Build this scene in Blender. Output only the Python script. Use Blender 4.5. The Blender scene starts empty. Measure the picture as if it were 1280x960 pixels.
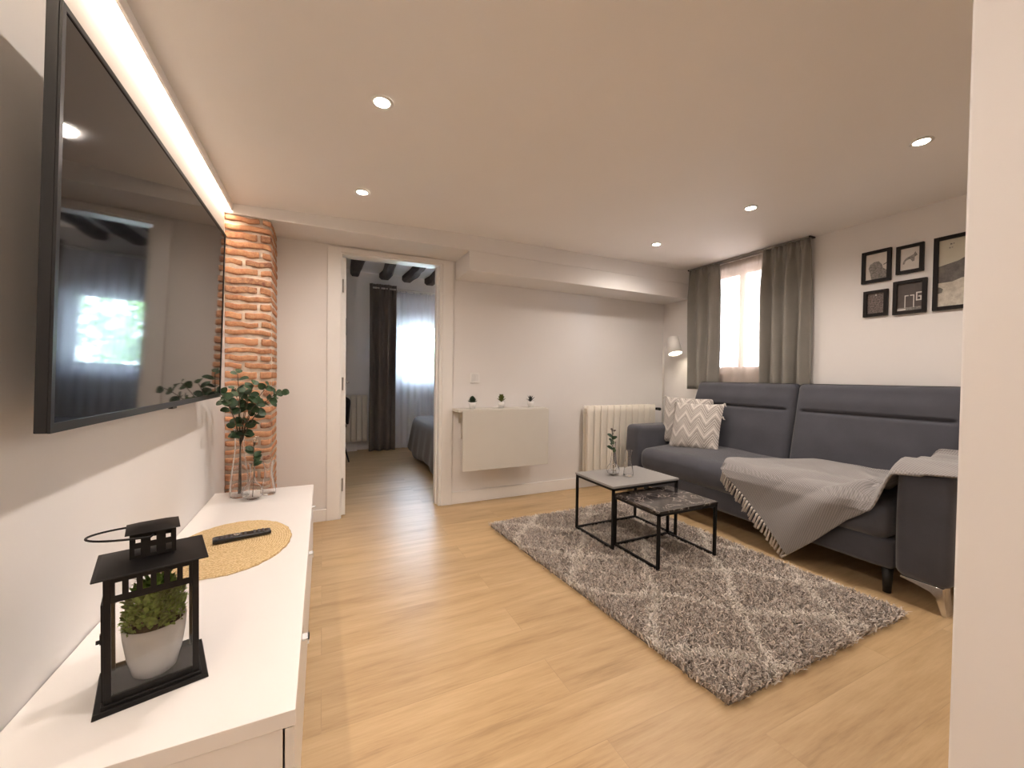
import bpy, math, random
import numpy as np
from mathutils import Vector, Matrix, Euler
random.seed(7); rng = np.random.default_rng(7)
C = bpy.context.scene.collection
PI = math.pi

# ------------------------------------------------------------------ mesh builder
class MB:
    def __init__(s): s.v = []; s.f = []; s.m = []; s.mi = 0; s.uv = None; s.col = None
    def add(s, vs, fs):
        n = len(s.v); s.v += [tuple(p) for p in vs]
        for f in fs: s.f.append(tuple(i + n for i in f)); s.m.append(s.mi)
        return n
    def box(s, x0, x1, y0, y1, z0, z1, M=None):
        vs = [(x, y, z) for z in (z0, z1) for y in (y0, y1) for x in (x0, x1)]
        if M is not None: vs = [M @ Vector(v) for v in vs]
        s.add(vs, [(0,2,3,1),(4,5,7,6),(0,1,5,4),(2,6,7,3),(0,4,6,2),(1,3,7,5)]); return s
    def hexa(s, vs):   # 8 verts: bottom 4 ccw, top 4 ccw
        s.add(vs, [(3,2,1,0),(4,5,6,7),(0,1,5,4),(1,2,6,5),(2,3,7,6),(3,0,4,7)]); return s
    def prism(s, poly, a0, a1, axis='z'):
        n = len(poly)
        def P(p, a): return {'z': (p[0], p[1], a), 'y': (p[0], a, p[1]), 'x': (a, p[0], p[1])}[axis]
        vs = [P(p, a0) for p in poly] + [P(p, a1) for p in poly]
        s.add(vs, [tuple(range(n))[::-1], tuple(range(n, 2*n))] + [(i, (i+1) % n, (i+1) % n + n, i + n) for i in range(n)]); return s
    def tube(s, pts, r, n=10, caps=True):
        pts = [Vector(p) for p in pts]; k = len(pts)
        rs = r if isinstance(r, (list, tuple)) else [r]*k
        t0 = (pts[1]-pts[0]).normalized()
        a = Vector((0,0,1)) if abs(t0.z) < .9 else Vector((1,0,0))
        u = t0.cross(a).normalized(); rings = []
        for i, p in enumerate(pts):
            t = (pts[min(i+1, k-1)]-pts[max(i-1, 0)]).normalized()
            u = (u - t*u.dot(t)).normalized(); w = t.cross(u)
            rings.append([p + (u*math.cos(2*PI*j/n)+w*math.sin(2*PI*j/n))*rs[i] for j in range(n)])
        vs = [q for R in rings for q in R]; fs = []
        for i in range(k-1):
            for j in range(n):
                fs.append((i*n+j, i*n+(j+1) % n, (i+1)*n+(j+1) % n, (i+1)*n+j))
        if caps: fs += [tuple(range(n))[::-1], tuple(range((k-1)*n, k*n))]
        s.add(vs, fs); return s
    def lathe(s, prof, c=(0,0,0), n=32, close=False):
        vs = []; fs = []; k = len(prof)
        for r, z in prof:
            for j in range(n):
                a = 2*PI*j/n; vs.append((c[0]+r*math.cos(a), c[1]+r*math.sin(a), c[2]+z))
        for i in range(k-1):
            for j in range(n): fs.append((i*n+j, i*n+(j+1) % n, (i+1)*n+(j+1) % n, (i+1)*n+j))
        if close:
            for j in range(n): fs.append(((k-1)*n+j, (k-1)*n+(j+1) % n, (j+1) % n, j))
        else: fs += [tuple(range(n))[::-1], tuple(range((k-1)*n, k*n))]
        s.add(vs, fs); return s
    def soft(s, x0, x1, y0, y1, z0, z1, r=.03, n=(8,8,8), fn=None, bulge=(0,0,0)):
        c = Vector(((x0+x1)/2, (y0+y1)/2, (z0+z1)/2)); h = Vector(((x1-x0)/2, (y1-y0)/2, (z1-z0)/2))
        idx = {}; vs = []; fs = []
        def vert(i, j, k):
            key = (i, j, k)
            if key in idx: return idx[key]
            g = Vector((2*i/n[0]-1, 2*j/n[1]-1, 2*k/n[2]-1))
            g = Vector([math.copysign(abs(a)**.75 if abs(a) > 0 else 0, a) for a in g])
            q = Vector([g[a]*h[a] for a in range(3)])
            rr = min(r, *h)
            inn = Vector([max(-(h[a]-rr), min(h[a]-rr, q[a])) for a in range(3)])
            d = q-inn
            # spread rounding to spherical corner
            if d.length > 1e-9: q = inn + d.normalized()*rr
            for a in range(3):
                b1, b2 = [b for b in range(3) if b != a]
                w = (1-(q[b1]/h[b1])**2)*(1-(q[b2]/h[b2])**2)
                q[a] += bulge[a]*max(0, w)*q[a]/h[a]
            p = c+q
            if fn: p = Vector(fn(p))
            idx[key] = len(vs); vs.append(p); return idx[key]
        for a in range(3):
            b1, b2 = [(1,2),(2,0),(0,1)][a]
            for side in (0, n[a]):
                for i in range(n[b1]):
                    for j in range(n[b2]):
                        q = []
                        for di, dj in ((0,0),(1,0),(1,1),(0,1)):
                            t = [0,0,0]; t[a] = side; t[b1] = i+di; t[b2] = j+dj; q.append(vert(*t))
                        fs.append(tuple(q) if side else tuple(q[::-1]))
        s.add(vs, fs); return s
    def leaf(s, p, d, nrm, L, W, curl=.15, seg=4, round_=False):
        p = Vector(p); d = Vector(d).normalized(); nrm = Vector(nrm); nrm = (nrm-d*nrm.dot(d)).normalized(); w = d.cross(nrm)
        vs = []; fs = []
        for i in range(seg+1):
            t = i/seg
            ww = W*(math.sin(PI*min(1, t*.92+.06))**(.55 if round_ else .9))/2
            cc = p + d*L*t - nrm*curl*L*t*t
            vs += [cc-w*ww+nrm*ww*.25, cc, cc+w*ww+nrm*ww*.25]
        for i in range(seg):
            b = 3*i; fs += [(b,b+1,b+4,b+3),(b+1,b+2,b+5,b+4)]
        s.add(vs, fs); return s

def mesh_obj(name, mb, mats, smooth=False, bevel=0, seg=2, solid=0, sub=0):
    me = bpy.data.meshes.new(name)
    me.from_pydata([tuple(v) for v in mb.v], [], mb.f)
    mats = mats if isinstance(mats, (list, tuple)) else [mats]
    for m in mats: me.materials.append(m)
    if len(mats) > 1: me.polygons.foreach_set('material_index', mb.m)
    if mb.uv is not None:
        ul = me.uv_layers.new(name='UVMap'); L = np.zeros(len(me.loops), dtype=np.int32); me.loops.foreach_get('vertex_index', L)
        ul.data.foreach_set('uv', np.array(mb.uv, dtype=np.float32)[L].ravel())
    if mb.col is not None:
        ca = me.color_attributes.new('Col', 'FLOAT_COLOR', 'POINT'); ca.data.foreach_set('color', np.array(mb.col, dtype=np.float32).ravel())
    if smooth:
        me.polygons.foreach_set('use_smooth', [True]*len(me.polygons))
    me.update()
    o = bpy.data.objects.new(name, me); C.objects.link(o)
    if bevel:
        b = o.modifiers.new('b', 'BEVEL'); b.width = bevel; b.segments = seg; b.limit_method = 'ANGLE'; b.angle_limit = .6
        if not smooth:
            me.polygons.foreach_set('use_smooth', [True]*len(me.polygons)); b.harden_normals = True
    if solid:
        b = o.modifiers.new('s', 'SOLIDIFY'); b.thickness = solid; b.offset = 0
    if sub:
        b = o.modifiers.new('u', 'SUBSURF'); b.levels = sub; b.render_levels = sub
    return o
def thing(name, label, cat, loc=(0,0,0), rz=0, group=None):
    o = bpy.data.objects.new(name, None); C.objects.link(o); o.location = loc; o.rotation_euler = (0, 0, rz); o.empty_display_size = .05
    o['label'] = label; o['category'] = cat
    if group: o['group'] = group
    o['root'] = 1; return o
def rootloc(o):
    while o.parent: o = o.parent
    return Vector(o.location)
def part(name, mb, mat, parent, world=True, **k):
    if world:
        l = rootloc(parent); mb.v = [(v[0]-l.x, v[1]-l.y, v[2]-l.z) for v in mb.v]
    o = mesh_obj(name, mb, mat, **k); o.parent = parent; return o
def struct(name, mb, mat, **k):
    o = mesh_obj(name, mb, mat, **k); o['kind'] = 'structure'; return o
def single(name, mb, mat, label, cat, group=None, **k):
    a = np.array([tuple(v) for v in mb.v]); c = (a.min(0)+a.max(0))/2; c[2] = a[:,2].min()
    mb.v = [tuple(v) for v in (a-c)]
    o = mesh_obj(name, mb, mat, **k); o.location = c; o['label'] = label; o['category'] = cat
    if group: o['group'] = group
    return o
def copy_tree(o, parent=None):
    c = o.copy(); C.objects.link(c)
    if parent: c.parent = parent
    for ch in list(o.children): copy_tree(ch, c)
    return c

# ------------------------------------------------------------------ materials
def nt(name):
    m = bpy.data.materials.new(name); m.use_nodes = True; t = m.node_tree
    return m, t, t.nodes['Principled BSDF']
def N(t, ty, **k):
    n = t.nodes.new(ty)
    for a, b in k.items(): setattr(n, a, b)
    return n
def ramp(t, fac, stops):
    r = N(t, 'ShaderNodeValToRGB'); e = r.color_ramp.elements
    while len(e) < len(stops): e.new(.5)
    for i, (p, c) in enumerate(stops): e[i].position = p; e[i].color = (*c, 1) if len(c) == 3 else c
    t.links.new(fac, r.inputs[0]); return r.outputs[0]
def math_(t, op, a, b=None, clamp=False):
    n = N(t, 'ShaderNodeMath', operation=op); n.use_clamp = clamp
    for i, x in enumerate((a, b)):
        if x is None: continue
        if isinstance(x, (int, float)): n.inputs[i].default_value = x
        else: t.links.new(x, n.inputs[i])
    return n.outputs[0]
def noise(t, vec, scale, detail=4, rough=.55, stretch=None):
    if stretch:
        mp = N(t, 'ShaderNodeMapping'); mp.inputs['Scale'].default_value = stretch; t.links.new(vec, mp.inputs[0]); vec = mp.outputs[0]
    n = N(t, 'ShaderNodeTexNoise'); n.inputs['Scale'].default_value = scale; n.inputs['Detail'].default_value = detail; n.inputs['Roughness'].default_value = rough
    t.links.new(vec, n.inputs['Vector']); return n.outputs['Fac']
def bump(t, p, h, strength=.2, dist=.002):
    b = N(t, 'ShaderNodeBump'); b.inputs['Strength'].default_value = strength; b.inputs['Distance'].default_value = dist
    t.links.new(h, b.inputs['Height']); t.links.new(b.outputs[0], p.inputs['Normal']); return b
def mixc(t, f, a, b, mode='MIX'):
    n = N(t, 'ShaderNodeMix', data_type='RGBA', blend_type=mode)
    for i, x in ((0, f), (6, a), (7, b)):
        if isinstance(x, (int, float)): n.inputs[i].default_value = x
        elif isinstance(x, tuple): n.inputs[i].default_value = (*x, 1)
        else: t.links.new(x, n.inputs[i])
    return n.outputs[2]
def plain(name, col, rough=.5, metal=0, var=.04, vs=8, bmp=0, bs=200, coat=0, spec=None, sheen=0):
    m, t, p = nt(name); co = N(t, 'ShaderNodeTexCoord').outputs['Object']
    f = noise(t, co, vs, 3)
    a = tuple(c*(1-var) for c in col); b = tuple(min(1, c*(1+var)) for c in col)
    t.links.new(ramp(t, f, [(.3, a), (.7, b)]), p.inputs['Base Color'])
    p.inputs['Roughness'].default_value = rough; p.inputs['Metallic'].default_value = metal
    if coat: p.inputs['Coat Weight'].default_value = coat
    if spec is not None: p.inputs['Specular IOR Level'].default_value = spec
    if sheen: p.inputs['Sheen Weight'].default_value = sheen; p.inputs['Sheen Roughness'].default_value = .5
    if bmp: bump(t, p, noise(t, co, bs, 3), bmp, .002)
    return m
def emis(name, col, s):
    m, t, p = nt(name); p.inputs['Base Color'].default_value = (.8, .8, .8, 1)
    p.inputs['Emission Color'].default_value = (*col, 1); p.inputs['Emission Strength'].default_value = s; return m

WARM = (1, .885, .80)
M = {}
M['wall'] = plain('wall_paint', (.81, .785, .77), .65, var=.012, vs=2, bmp=.06, bs=60)
M['ceil'] = plain('ceiling_paint', (.90, .87, .845), .7, var=.01, vs=2)
M['trim'] = plain('white_trim', (.86, .84, .82), .35, var=.01)
M['jamb'] = plain('satin_white', (.86, .85, .83), .3, var=.01)
M['side'] = plain('white_lacquer', (.84, .81, .79), .28, var=.008)
M['drawer'] = plain('white_front', (.80, .77, .74), .3, var=.008)
M['dark'] = plain('near_black', (.02, .02, .02), .7)
M['black'] = plain('black_metal', (.007, .006, .006), .45, var=.1, spec=.28)
M['tvb'] = plain('tv_bezel', (.010, .010, .011), .35, spec=.4)
M['plastic'] = plain('black_plastic', (.012, .012, .014), .25)
M['button'] = plain('rubber_buttons', (.10, .10, .11), .5)
M['chrome'] = plain('chrome', (.75, .73, .70), .16, metal=1, var=.02)
M['steel'] = plain('brushed_steel', (.45, .44, .43), .35, metal=1)
M['rad'] = plain('radiator_enamel', (.80, .75, .66), .35, var=.01)
M['desk'] = plain('wall_desk_laminate', (.66, .63, .57), .45, var=.01)
M['pot'] = plain('white_ceramic', (.82, .81, .80), .22, var=.01)
M['soil'] = plain('soil', (.05, .035, .02), .95, var=.5, vs=80)
M['frame'] = plain('picture_frame_black', (.010, .007, .006), .5, spec=.25)
M['grey_top'] = plain('grey_table_top', (.30, .29, .28), .38, var=.03, vs=30)
M['lamp'] = plain('white_lamp_metal', (.82, .80, .76), .35, var=.01)
M['leg_black'] = plain('black_leg', (.012, .011, .011), .5)
def fabric(name, col, rough=.95, sc=900, var=.12, b=.35, sheen=.25):
    m, t, p = nt(name); co = N(t, 'ShaderNodeTexCoord').outputs['Object']
    f = noise(t, co, sc, 2); g = noise(t, co, 6, 4)
    f2 = math_(t, 'ADD', math_(t, 'MULTIPLY', f, .6), math_(t, 'MULTIPLY', g, .4))
    a = tuple(c*(1-var) for c in col); bb = tuple(min(1, c*(1+var)) for c in col)
    t.links.new(ramp(t, f2, [(.35, a), (.65, bb)]), p.inputs['Base Color']); p.inputs['Roughness'].default_value = rough
    p.inputs['Sheen Weight'].default_value = sheen; p.inputs['Sheen Roughness'].default_value = .45
    bump(t, p, f, b, .001); return m
M['sofa'] = fabric('charcoal_sofa_fabric', (.070, .072, .088), sheen=.35, var=.2, b=.5)
M['drape'] = fabric('grey_drape', (.25, .235, .21), sc=500, sheen=.05)
M['drape2'] = fabric('brown_grey_drape', (.17, .145, .13), sc=500, sheen=.05)
M['bed'] = fabric('dark_coverlet', (.085, .070, .065), sc=300)
M['matt'] = fabric('mattress_cloth', (.6, .58, .55), sc=300)
M['foliage'] = plain('plant_leaf_green', (.27, .42, .08), .5, var=.45, vs=60)
M['euc'] = plain('eucalyptus_leaf', (.035, .075, .03), .5, var=.35, vs=40)
M['succ1'] = plain('succulent_blue_green', (.03, .06, .035), .5, var=.3, vs=60)
M['succ2'] = plain('succulent_yellow_green', (.12, .14, .025), .5, var=.3, vs=60)
M['succ3'] = plain('succulent_dark', (.03, .035, .03), .5, var=.3, vs=60)
M['stem'] = plain('stem_brown', (.10, .07, .04), .6)
M['blossom'] = plain('cream_blossom', (.75, .66, .55), .6)
M['bud'] = plain('dried_bud', (.12, .09, .07), .7)
M['bark'] = plain('bark', (.12, .08, .05), .9, var=.3)
M['tree'] = plain('tree_leaf', (.16, .30, .07), .7, var=.4, vs=3)
# floor
def floor_mat():
    m, t, p = nt('oak_floor'); co = N(t, 'ShaderNodeTexCoord').outputs['Object']
    br = N(t, 'ShaderNodeTexBrick'); br.offset = .37; br.offset_frequency = 2
    br.inputs['Scale'].default_value = 1; br.inputs['Brick Width'].default_value = 1.25; br.inputs['Row Height'].default_value = .19
    br.inputs['Mortar Size'].default_value = .0012; br.inputs['Color1'].default_value = (0,0,0,1); br.inputs['Color2'].default_value = (1,1,1,1); br.inputs['Bias'].default_value = 0
    t.links.new(co, br.inputs['Vector'])
    bw = N(t, 'ShaderNodeRGBToBW'); t.links.new(br.outputs['Color'], bw.inputs[0])
    # offset coords per plank
    cx = N(t, 'ShaderNodeCombineXYZ'); t.links.new(math_(t, 'MULTIPLY', bw.outputs[0], 37.), cx.inputs[0]); t.links.new(math_(t, 'MULTIPLY', bw.outputs[0], 11.), cx.inputs[1])
    va = N(t, 'ShaderNodeVectorMath', operation='ADD'); t.links.new(co, va.inputs[0]); t.links.new(cx.outputs[0], va.inputs[1])
    g1 = noise(t, va.outputs[0], 2.2, 6, .6, (1, 9, 1)); g2 = noise(t, va.outputs[0], 9, 5, .65, (1, 14, 1)); g3 = noise(t, va.outputs[0], 1.2, 3, .5, (1, 2.5, 1))
    f = math_(t, 'ADD', math_(t, 'MULTIPLY', g1, .45), math_(t, 'ADD', math_(t, 'MULTIPLY', g2, .25), math_(t, 'MULTIPLY', g3, .3)))
    col = ramp(t, f, [(.34, (.36, .235, .115)), (.46, (.50, .34, .178)), (.60, (.60, .425, .235))])
    tone = ramp(t, bw.outputs[0], [(0, (.94, .94, .94)), (1, (1.03, 1.03, 1.02))])
    col = mixc(t, 1., col, tone, 'MULTIPLY')
    col = mixc(t, math_(t, 'MULTIPLY', br.outputs['Fac'], .18), col, (.2, .13, .07))
    t.links.new(col, p.inputs['Base Color'])
    t.links.new(ramp(t, g2, [(.3, (.34,)*3), (.7, (.42,)*3)]), p.inputs['Roughness'])
    bump(t, p, math_(t, 'SUBTRACT', g2, br.outputs['Fac']), .08, .001); return m
M['floor'] = floor_mat()
def brick_mat():
    m, t, p = nt('old_brick'); a = N(t, 'ShaderNodeVertexColor', layer_name='Col'); co = N(t, 'ShaderNodeTexCoord').outputs['Object']
    f = noise(t, co, 45, 5, .7)
    c = mixc(t, ramp(t, f, [(.35, (0,)*3), (.62, (.8,)*3)]), a.outputs['Color'], (.62, .36, .2))
    c = mixc(t, ramp(t, noise(t, co, 18, 4), [(.58, (0,)*3), (.75, (.5,)*3)]), c, (.17, .07, .04))
    t.links.new(c, p.inputs['Base Color']); p.inputs['Roughness'].default_value = .85; bump(t, p, f, .6, .006); return m
M['brick'] = brick_mat()
M['mortar'] = plain('lime_mortar', (.68, .58, .49), .9, var=.15, vs=30, bmp=.5, bs=60)
def marble_mat():
    m, t, p = nt('dark_marble'); co = N(t, 'ShaderNodeTexCoord').outputs['Object']
    n = N(t, 'ShaderNodeTexNoise'); n.inputs['Scale'].default_value = 7; n.inputs['Detail'].default_value = 8; n.inputs['Distortion'].default_value = 1.6; t.links.new(co, n.inputs['Vector'])
    v = math_(t, 'ABSOLUTE', math_(t, 'SUBTRACT', n.outputs['Fac'], .5))
    c = ramp(t, v, [(0, (.34, .30, .27)), (.012, (.10, .085, .08)), (.07, (.035, .03, .03))])
    t.links.new(c, p.inputs['Base Color']); p.inputs['Roughness'].default_value = .12; return m
M['marble'] = marble_mat()
def glass(name, rough=0, tint=(1, 1, 1)):
    m, t, p = nt(name); p.inputs['Base Color'].default_value = (*tint, 1); p.inputs['Roughness'].default_value = rough
    p.inputs['Transmission Weight'].default_value = 1; p.inputs['IOR'].default_value = 1.45; return m
M['glass'] = glass('clear_glass')
def pane_mat():
    m, t, p = nt('window_pane'); t.nodes.remove(p); o = t.nodes['Material Output']
    tr = N(t, 'ShaderNodeBsdfTransparent'); gl = N(t, 'ShaderNodeBsdfGlossy'); gl.inputs['Roughness'].default_value = .02
    fr = N(t, 'ShaderNodeFresnel'); mx = N(t, 'ShaderNodeMixShader'); t.links.new(fr.outputs[0], mx.inputs[0]); t.links.new(tr.outputs[0], mx.inputs[1]); t.links.new(gl.outputs[0], mx.inputs[2]); t.links.new(mx.outputs[0], o.inputs[0]); return m
M['pane'] = pane_mat()
def sheer_mat(name, col, tr_=.5):
    m, t, p = nt(name); t.nodes.remove(p); o = t.nodes['Material Output']
    tr = N(t, 'ShaderNodeBsdfTransparent'); tl = N(t, 'ShaderNodeBsdfTranslucent'); tl.inputs[0].default_value = (*col, 1)
    df = N(t, 'ShaderNodeBsdfDiffuse'); df.inputs[0].default_value = (*col, 1)
    a = N(t, 'ShaderNodeMixShader'); a.inputs[0].default_value = .4; t.links.new(tl.outputs[0], a.inputs[1]); t.links.new(df.outputs[0], a.inputs[2])
    b = N(t, 'ShaderNodeMixShader'); t.links.new(a.outputs[0], b.inputs[1]); t.links.new(tr.outputs[0], b.inputs[2])
    co = N(t, 'ShaderNodeTexCoord').outputs['Object']
    t.links.new(ramp(t, noise(t, co, 400, 2), [(.3, (tr_-.08,)*3), (.7, (tr_+.08,)*3)]), b.inputs[0])
    t.links.new(b.outputs[0], o.inputs[0]); return m
M['sheer'] = sheer_mat('warm_sheer', (.58, .49, .43), .46)
M['sheer2'] = sheer_mat('white_sheer', (.86, .89, .97), .38)
def screen_mat():
    m, t, p = nt('tv_screen'); p.inputs['Base Color'].default_value = (.006, .006, .007, 1); p.inputs['Roughness'].default_value = .045
    p.inputs['IOR'].default_value = 1.75; return m
M['screen'] = screen_mat()
def mat_mat():
    m, t, p = nt('woven_seagrass'); co = N(t, 'ShaderNodeTexCoord').outputs['Object']
    w = N(t, 'ShaderNodeTexWave', wave_type='RINGS', rings_direction='Z'); w.inputs['Scale'].default_value = 28; w.inputs['Distortion'].default_value = 3; w.inputs['Detail'].default_value = 3; w.inputs['Detail Scale'].default_value = 4
    mp = N(t, 'ShaderNodeMapping'); mp.inputs['Scale'].default_value = (1.32, 1, 1); t.links.new(co, mp.inputs[0]); t.links.new(mp.outputs[0], w.inputs['Vector'])
    n = noise(t, co, 150, 4, .7)
    f = math_(t, 'ADD', math_(t, 'MULTIPLY', w.outputs['Fac'], .16), math_(t, 'MULTIPLY', n, .84))
    t.links.new(ramp(t, f, [(.30, (.36, .22, .09)), (.47, (.60, .42, .20)), (.64, (.78, .61, .36))]), p.inputs['Base Color'])
    p.inputs['Roughness'].default_value = .8; bump(t, p, f, .7, .003); return m
M['mat'] = mat_mat()
def zig_mat():
    m, t, p = nt('chevron_weave'); uv = N(t, 'ShaderNodeTexCoord').outputs['UV']
    s = N(t, 'ShaderNodeSeparateXYZ'); t.links.new(uv, s.inputs[0])
    def zig(freq, amp, vf, ph=0):
        tri = math_(t, 'PINGPONG', math_(t, 'MULTIPLY', s.outputs[0], freq), .5)
        return math_(t, 'FRACT', math_(t, 'ADD', math_(t, 'ADD', math_(t, 'MULTIPLY', s.outputs[1], vf), math_(t, 'MULTIPLY', tri, amp)), ph))
    z = zig(3.3, .44*16.25, 16.25)
    line = math_(t, 'LESS_THAN', math_(t, 'ABSOLUTE', math_(t, 'SUBTRACT', z, .5)), .22)
    big = zig(3.3, .44*3.25, 3.25)
    bl = math_(t, 'LESS_THAN', math_(t, 'ABSOLUTE', math_(t, 'SUBTRACT', big, .5)), .11)
    ck = N(t, 'ShaderNodeTexChecker'); ck.inputs['Scale'].default_value = 40; t.links.new(uv, ck.inputs['Vector'])
    band = math_(t, 'GREATER_THAN', zig(3.3, .44*3.25, 3.25, .5), .70)
    lo = math_(t, 'SUBTRACT', line, math_(t, 'MULTIPLY', math_(t, 'MULTIPLY', band, ck.outputs['Fac']), .8), True)
    f = math_(t, 'MAXIMUM', math_(t, 'MULTIPLY', lo, .85), bl)
    c = mixc(t, f, (.34, .31, .285), (.68, .64, .60)); t.links.new(c, p.inputs['Base Color']); p.inputs['Roughness'].default_value = .9
    bump(t, p, f, .5, .002); return m
M['zig'] = zig_mat()
M['tassel'] = plain('white_yarn', (.66, .62, .57), .9, var=.1, vs=200)
def blanket_mat():
    m, t, p = nt('grey_knit'); uv = N(t, 'ShaderNodeTexCoord').outputs['UV']
    s = N(t, 'ShaderNodeSeparateXYZ'); t.links.new(uv, s.inputs[0])
    a = math_(t, 'SINE', math_(t, 'MULTIPLY', s.outputs[0], 620.)); b = math_(t, 'SINE', math_(t, 'MULTIPLY', s.outputs[1], 760.))
    f = math_(t, 'MULTIPLY', math_(t, 'ADD', math_(t, 'ADD', a, math_(t, 'MULTIPLY', b, .8)), 2.), .25)
    t.links.new(ramp(t, f, [(.15, (.235, .222, .217)), (.8, (.36, .34, .335))]), p.inputs['Base Color']); p.inputs['Roughness'].default_value = .95
    p.inputs['Sheen Weight'].default_value = .3
    bump(t, p, f, .6, .003); return m
M['blanket'] = blanket_mat()
M['fringe'] = plain('blanket_fringe_yarn', (.64, .59, .54), .95, var=.15, vs=200)
def pile_mat():
    m, t, p = nt('rug_pile'); a = N(t, 'ShaderNodeVertexColor', layer_name='Col'); t.links.new(a.outputs['Color'], p.inputs['Base Color'])
    p.inputs['Roughness'].default_value = .9; p.inputs['Sheen Weight'].default_value = .2; return m
M['pile'] = pile_mat()
M['rugbase'] = plain('rug_backing', (.22, .195, .17), .95)
def beam_wood():
    m, t, p = nt('old_dark_beam'); co = N(t, 'ShaderNodeTexCoord').outputs['Object']
    f = noise(t, co, 4, 6, .7, (8, 1, 8)); g = noise(t, co, 5, 4, .6)
    c = ramp(t, f, [(.3, (.015, .01, .008)), (.6, (.06, .04, .03)), (.8, (.11, .08, .06))])
    t.links.new(c, p.inputs['Base Color']); p.inputs['Roughness'].default_value = .6; bump(t, p, f, .8, .02); return m
M['beam'] = beam_wood()
M['facade'] = plain('facade_render', (.42, .31, .24), .9, var=.05)
M['facwin'] = plain('facade_glass', (.25, .25, .27), .3)
M['ground'] = plain('courtyard_paving', (.4, .38, .35), .9)

# ------------------------------------------------------------------ room shell
LX, RX, BY, BF = -.54, 3.419, 3.294, 2.939     # left wall, right wall, back wall, beam face
REAR = -2.2; BR = 6.16; CZ = 2.207
def zc(x):  # the plaster ceiling dips slightly to the left
    if x < .9: return 2.13+(x+.505)/(1.405)*.06
    return 2.19+(x-.9)/2.52*.017
struct('floor', MB().box(-.8, 3.8, REAR-.2, 6.5, -.1, 0), M['floor'])
c = MB(); xs = [-.505, 0, .5, .9, 2, RX+.02]
for a, b in zip(xs[:-1], xs[1:]):
    c.hexa([(a, REAR, zc(a)), (b, REAR, zc(b)), (b, BY, zc(b)), (a, BY, zc(a)), (a, REAR, 2.45), (b, REAR, 2.45), (b, BY, 2.45), (a, BY, 2.45)])
c.box(LX, -.505, REAR, BY, 2.19, 2.45)
struct('ceiling', c, M['ceil'])
f = MB().box(-.505, -.495, REAR, BF, 2.092, 2.14)
struct('trim_1', f, M['ceil'])['label'] = 'plaster lip hiding the light strip'
struct('wall_left', MB().box(LX-.2, LX, REAR-.2, BY+.12, 0, 2.45), M['wall'])
struct('wall_rear', MB().box(LX, RX, REAR-.2, REAR, 0, 2.45), M['wall'])
# back wall with doorway
DX0, DX1, DZ = .125, .908, 2.03
w = MB(); w.box(LX, DX0, BY, BY+.12, 0, 2.45); w.box(DX1, RX, BY, BY+.12, 0, 2.45); w.box(DX0, DX1, BY, BY+.12, DZ+.01, 2.45)
struct('wall_back', w, M['wall'])
# right wall with window opening (spans the bedroom as well)
WY0, WY1, WZ0, WZ1 = 2.13, 2.77, 1.17, 2.13
w = MB(); w.box(RX, RX+.3, REAR-.2, WY0, 0, 2.6); w.box(RX, RX+.3, WY1, 6.4, 0, 2.6); w.box(RX, RX+.3, WY0, WY1, 0, WZ0); w.box(RX, RX+.3, WY0, WY1, WZ1, 2.6)
struct('wall_right', w, M['wall'])
# near partition end
struct('wall_near', MB().box(.81, .95, REAR, .237, 0, 2.2), M['wall'], bevel=.004)
# dropped beams
struct('trim_2', MB().box(LX, RX, BF, BY, 2.07, 2.3), M['wall'], bevel=.004)
struct('trim_3', MB().box(1.02, RX, BF+.0005, BY, 1.919, 2.0705), M['wall'], bevel=.004)
# baseboards
struct('baseboard_back', MB().box(LX+.26, .03, BY-.014, BY, 0, .09).box(1.0, RX, BY-.014, BY, 0, .105), M['trim'], bevel=.003)
struct('baseboard_right', MB().box(RX-.014, RX, REAR, BY-.015, 0, .105), M['trim'], bevel=.003)
struct('baseboard_left', MB().box(LX, LX+.014, REAR, 2.93, 0, .105), M['trim'], bevel=.003)
# bedroom shell
struct('wall_bedroom_left', MB().box(-.4, -.25, BY+.12, BR+.3, 0, 2.75), M['wall'])
w = MB(); OX0, OX1, OZ0, OZ1 = .99, 1.74, 1.03, 1.93
w.box(-.25, .455, BR, BR+.3, 0, 2.75)
for (a, b, z0, z1) in ((.455, OX0, 0, 2.75), (OX1, RX, 0, 2.75), (OX0, OX1, 0, OZ0), (OX0, OX1, OZ1, 2.75)): w.box(a, b, BR+.08, BR+.3, z0, z1)
struct('wall_bedroom_back', w, M['wall'])
struct('ceiling_bedroom', MB().box(-.4, RX, BY+.12, BR+.3, 2.60, 2.8), M['ceil'])
struct('baseboard_bedroom', MB().box(-.25, .455, BR-.014, BR, 0, .1), M['trim'])
struct('wall_bedroom_header', MB().box(-.4, RX, BY+.1, BY+.121, 2.3, 2.7), M['wall'])
for i, x in enumerate((.42, .82, 1.16, 1.52, 1.95, 2.4, 2.85)):
    b = MB(); ys = np.linspace(BY+.122, BR+.04, 14); r = random.Random(i)
    for a, bb in zip(ys[:-1], ys[1:]): pass
    rings = []
    for y in ys:
        dx = .02*math.sin(y*3+i*2)+r.uniform(-.012, .012); hw = .068+r.uniform(-.01, .012); zz = 2.505+r.uniform(-.012, .012)
        rings.append([(x+dx-hw, y, 2.63), (x+dx-hw*1.02, y, zz+.03), (x+dx-hw*.6, y, zz), (x+dx+hw*.6, y, zz), (x+dx+hw, y, zz+.035), (x+dx+hw, y, 2.63)])
    vs = [p for R in rings for p in R]; fs = []
    for k in range(13):
        for j in range(6): fs.append((k*6+j, (k+1)*6+j, (k+1)*6+(j+1) % 6, k*6+(j+1) % 6))
    fs += [tuple(range(6)), tuple(range(78, 84))[::-1]]
    b.add(vs, fs)
    struct('trim_%d' % (10+i), b, M['beam'])
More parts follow.
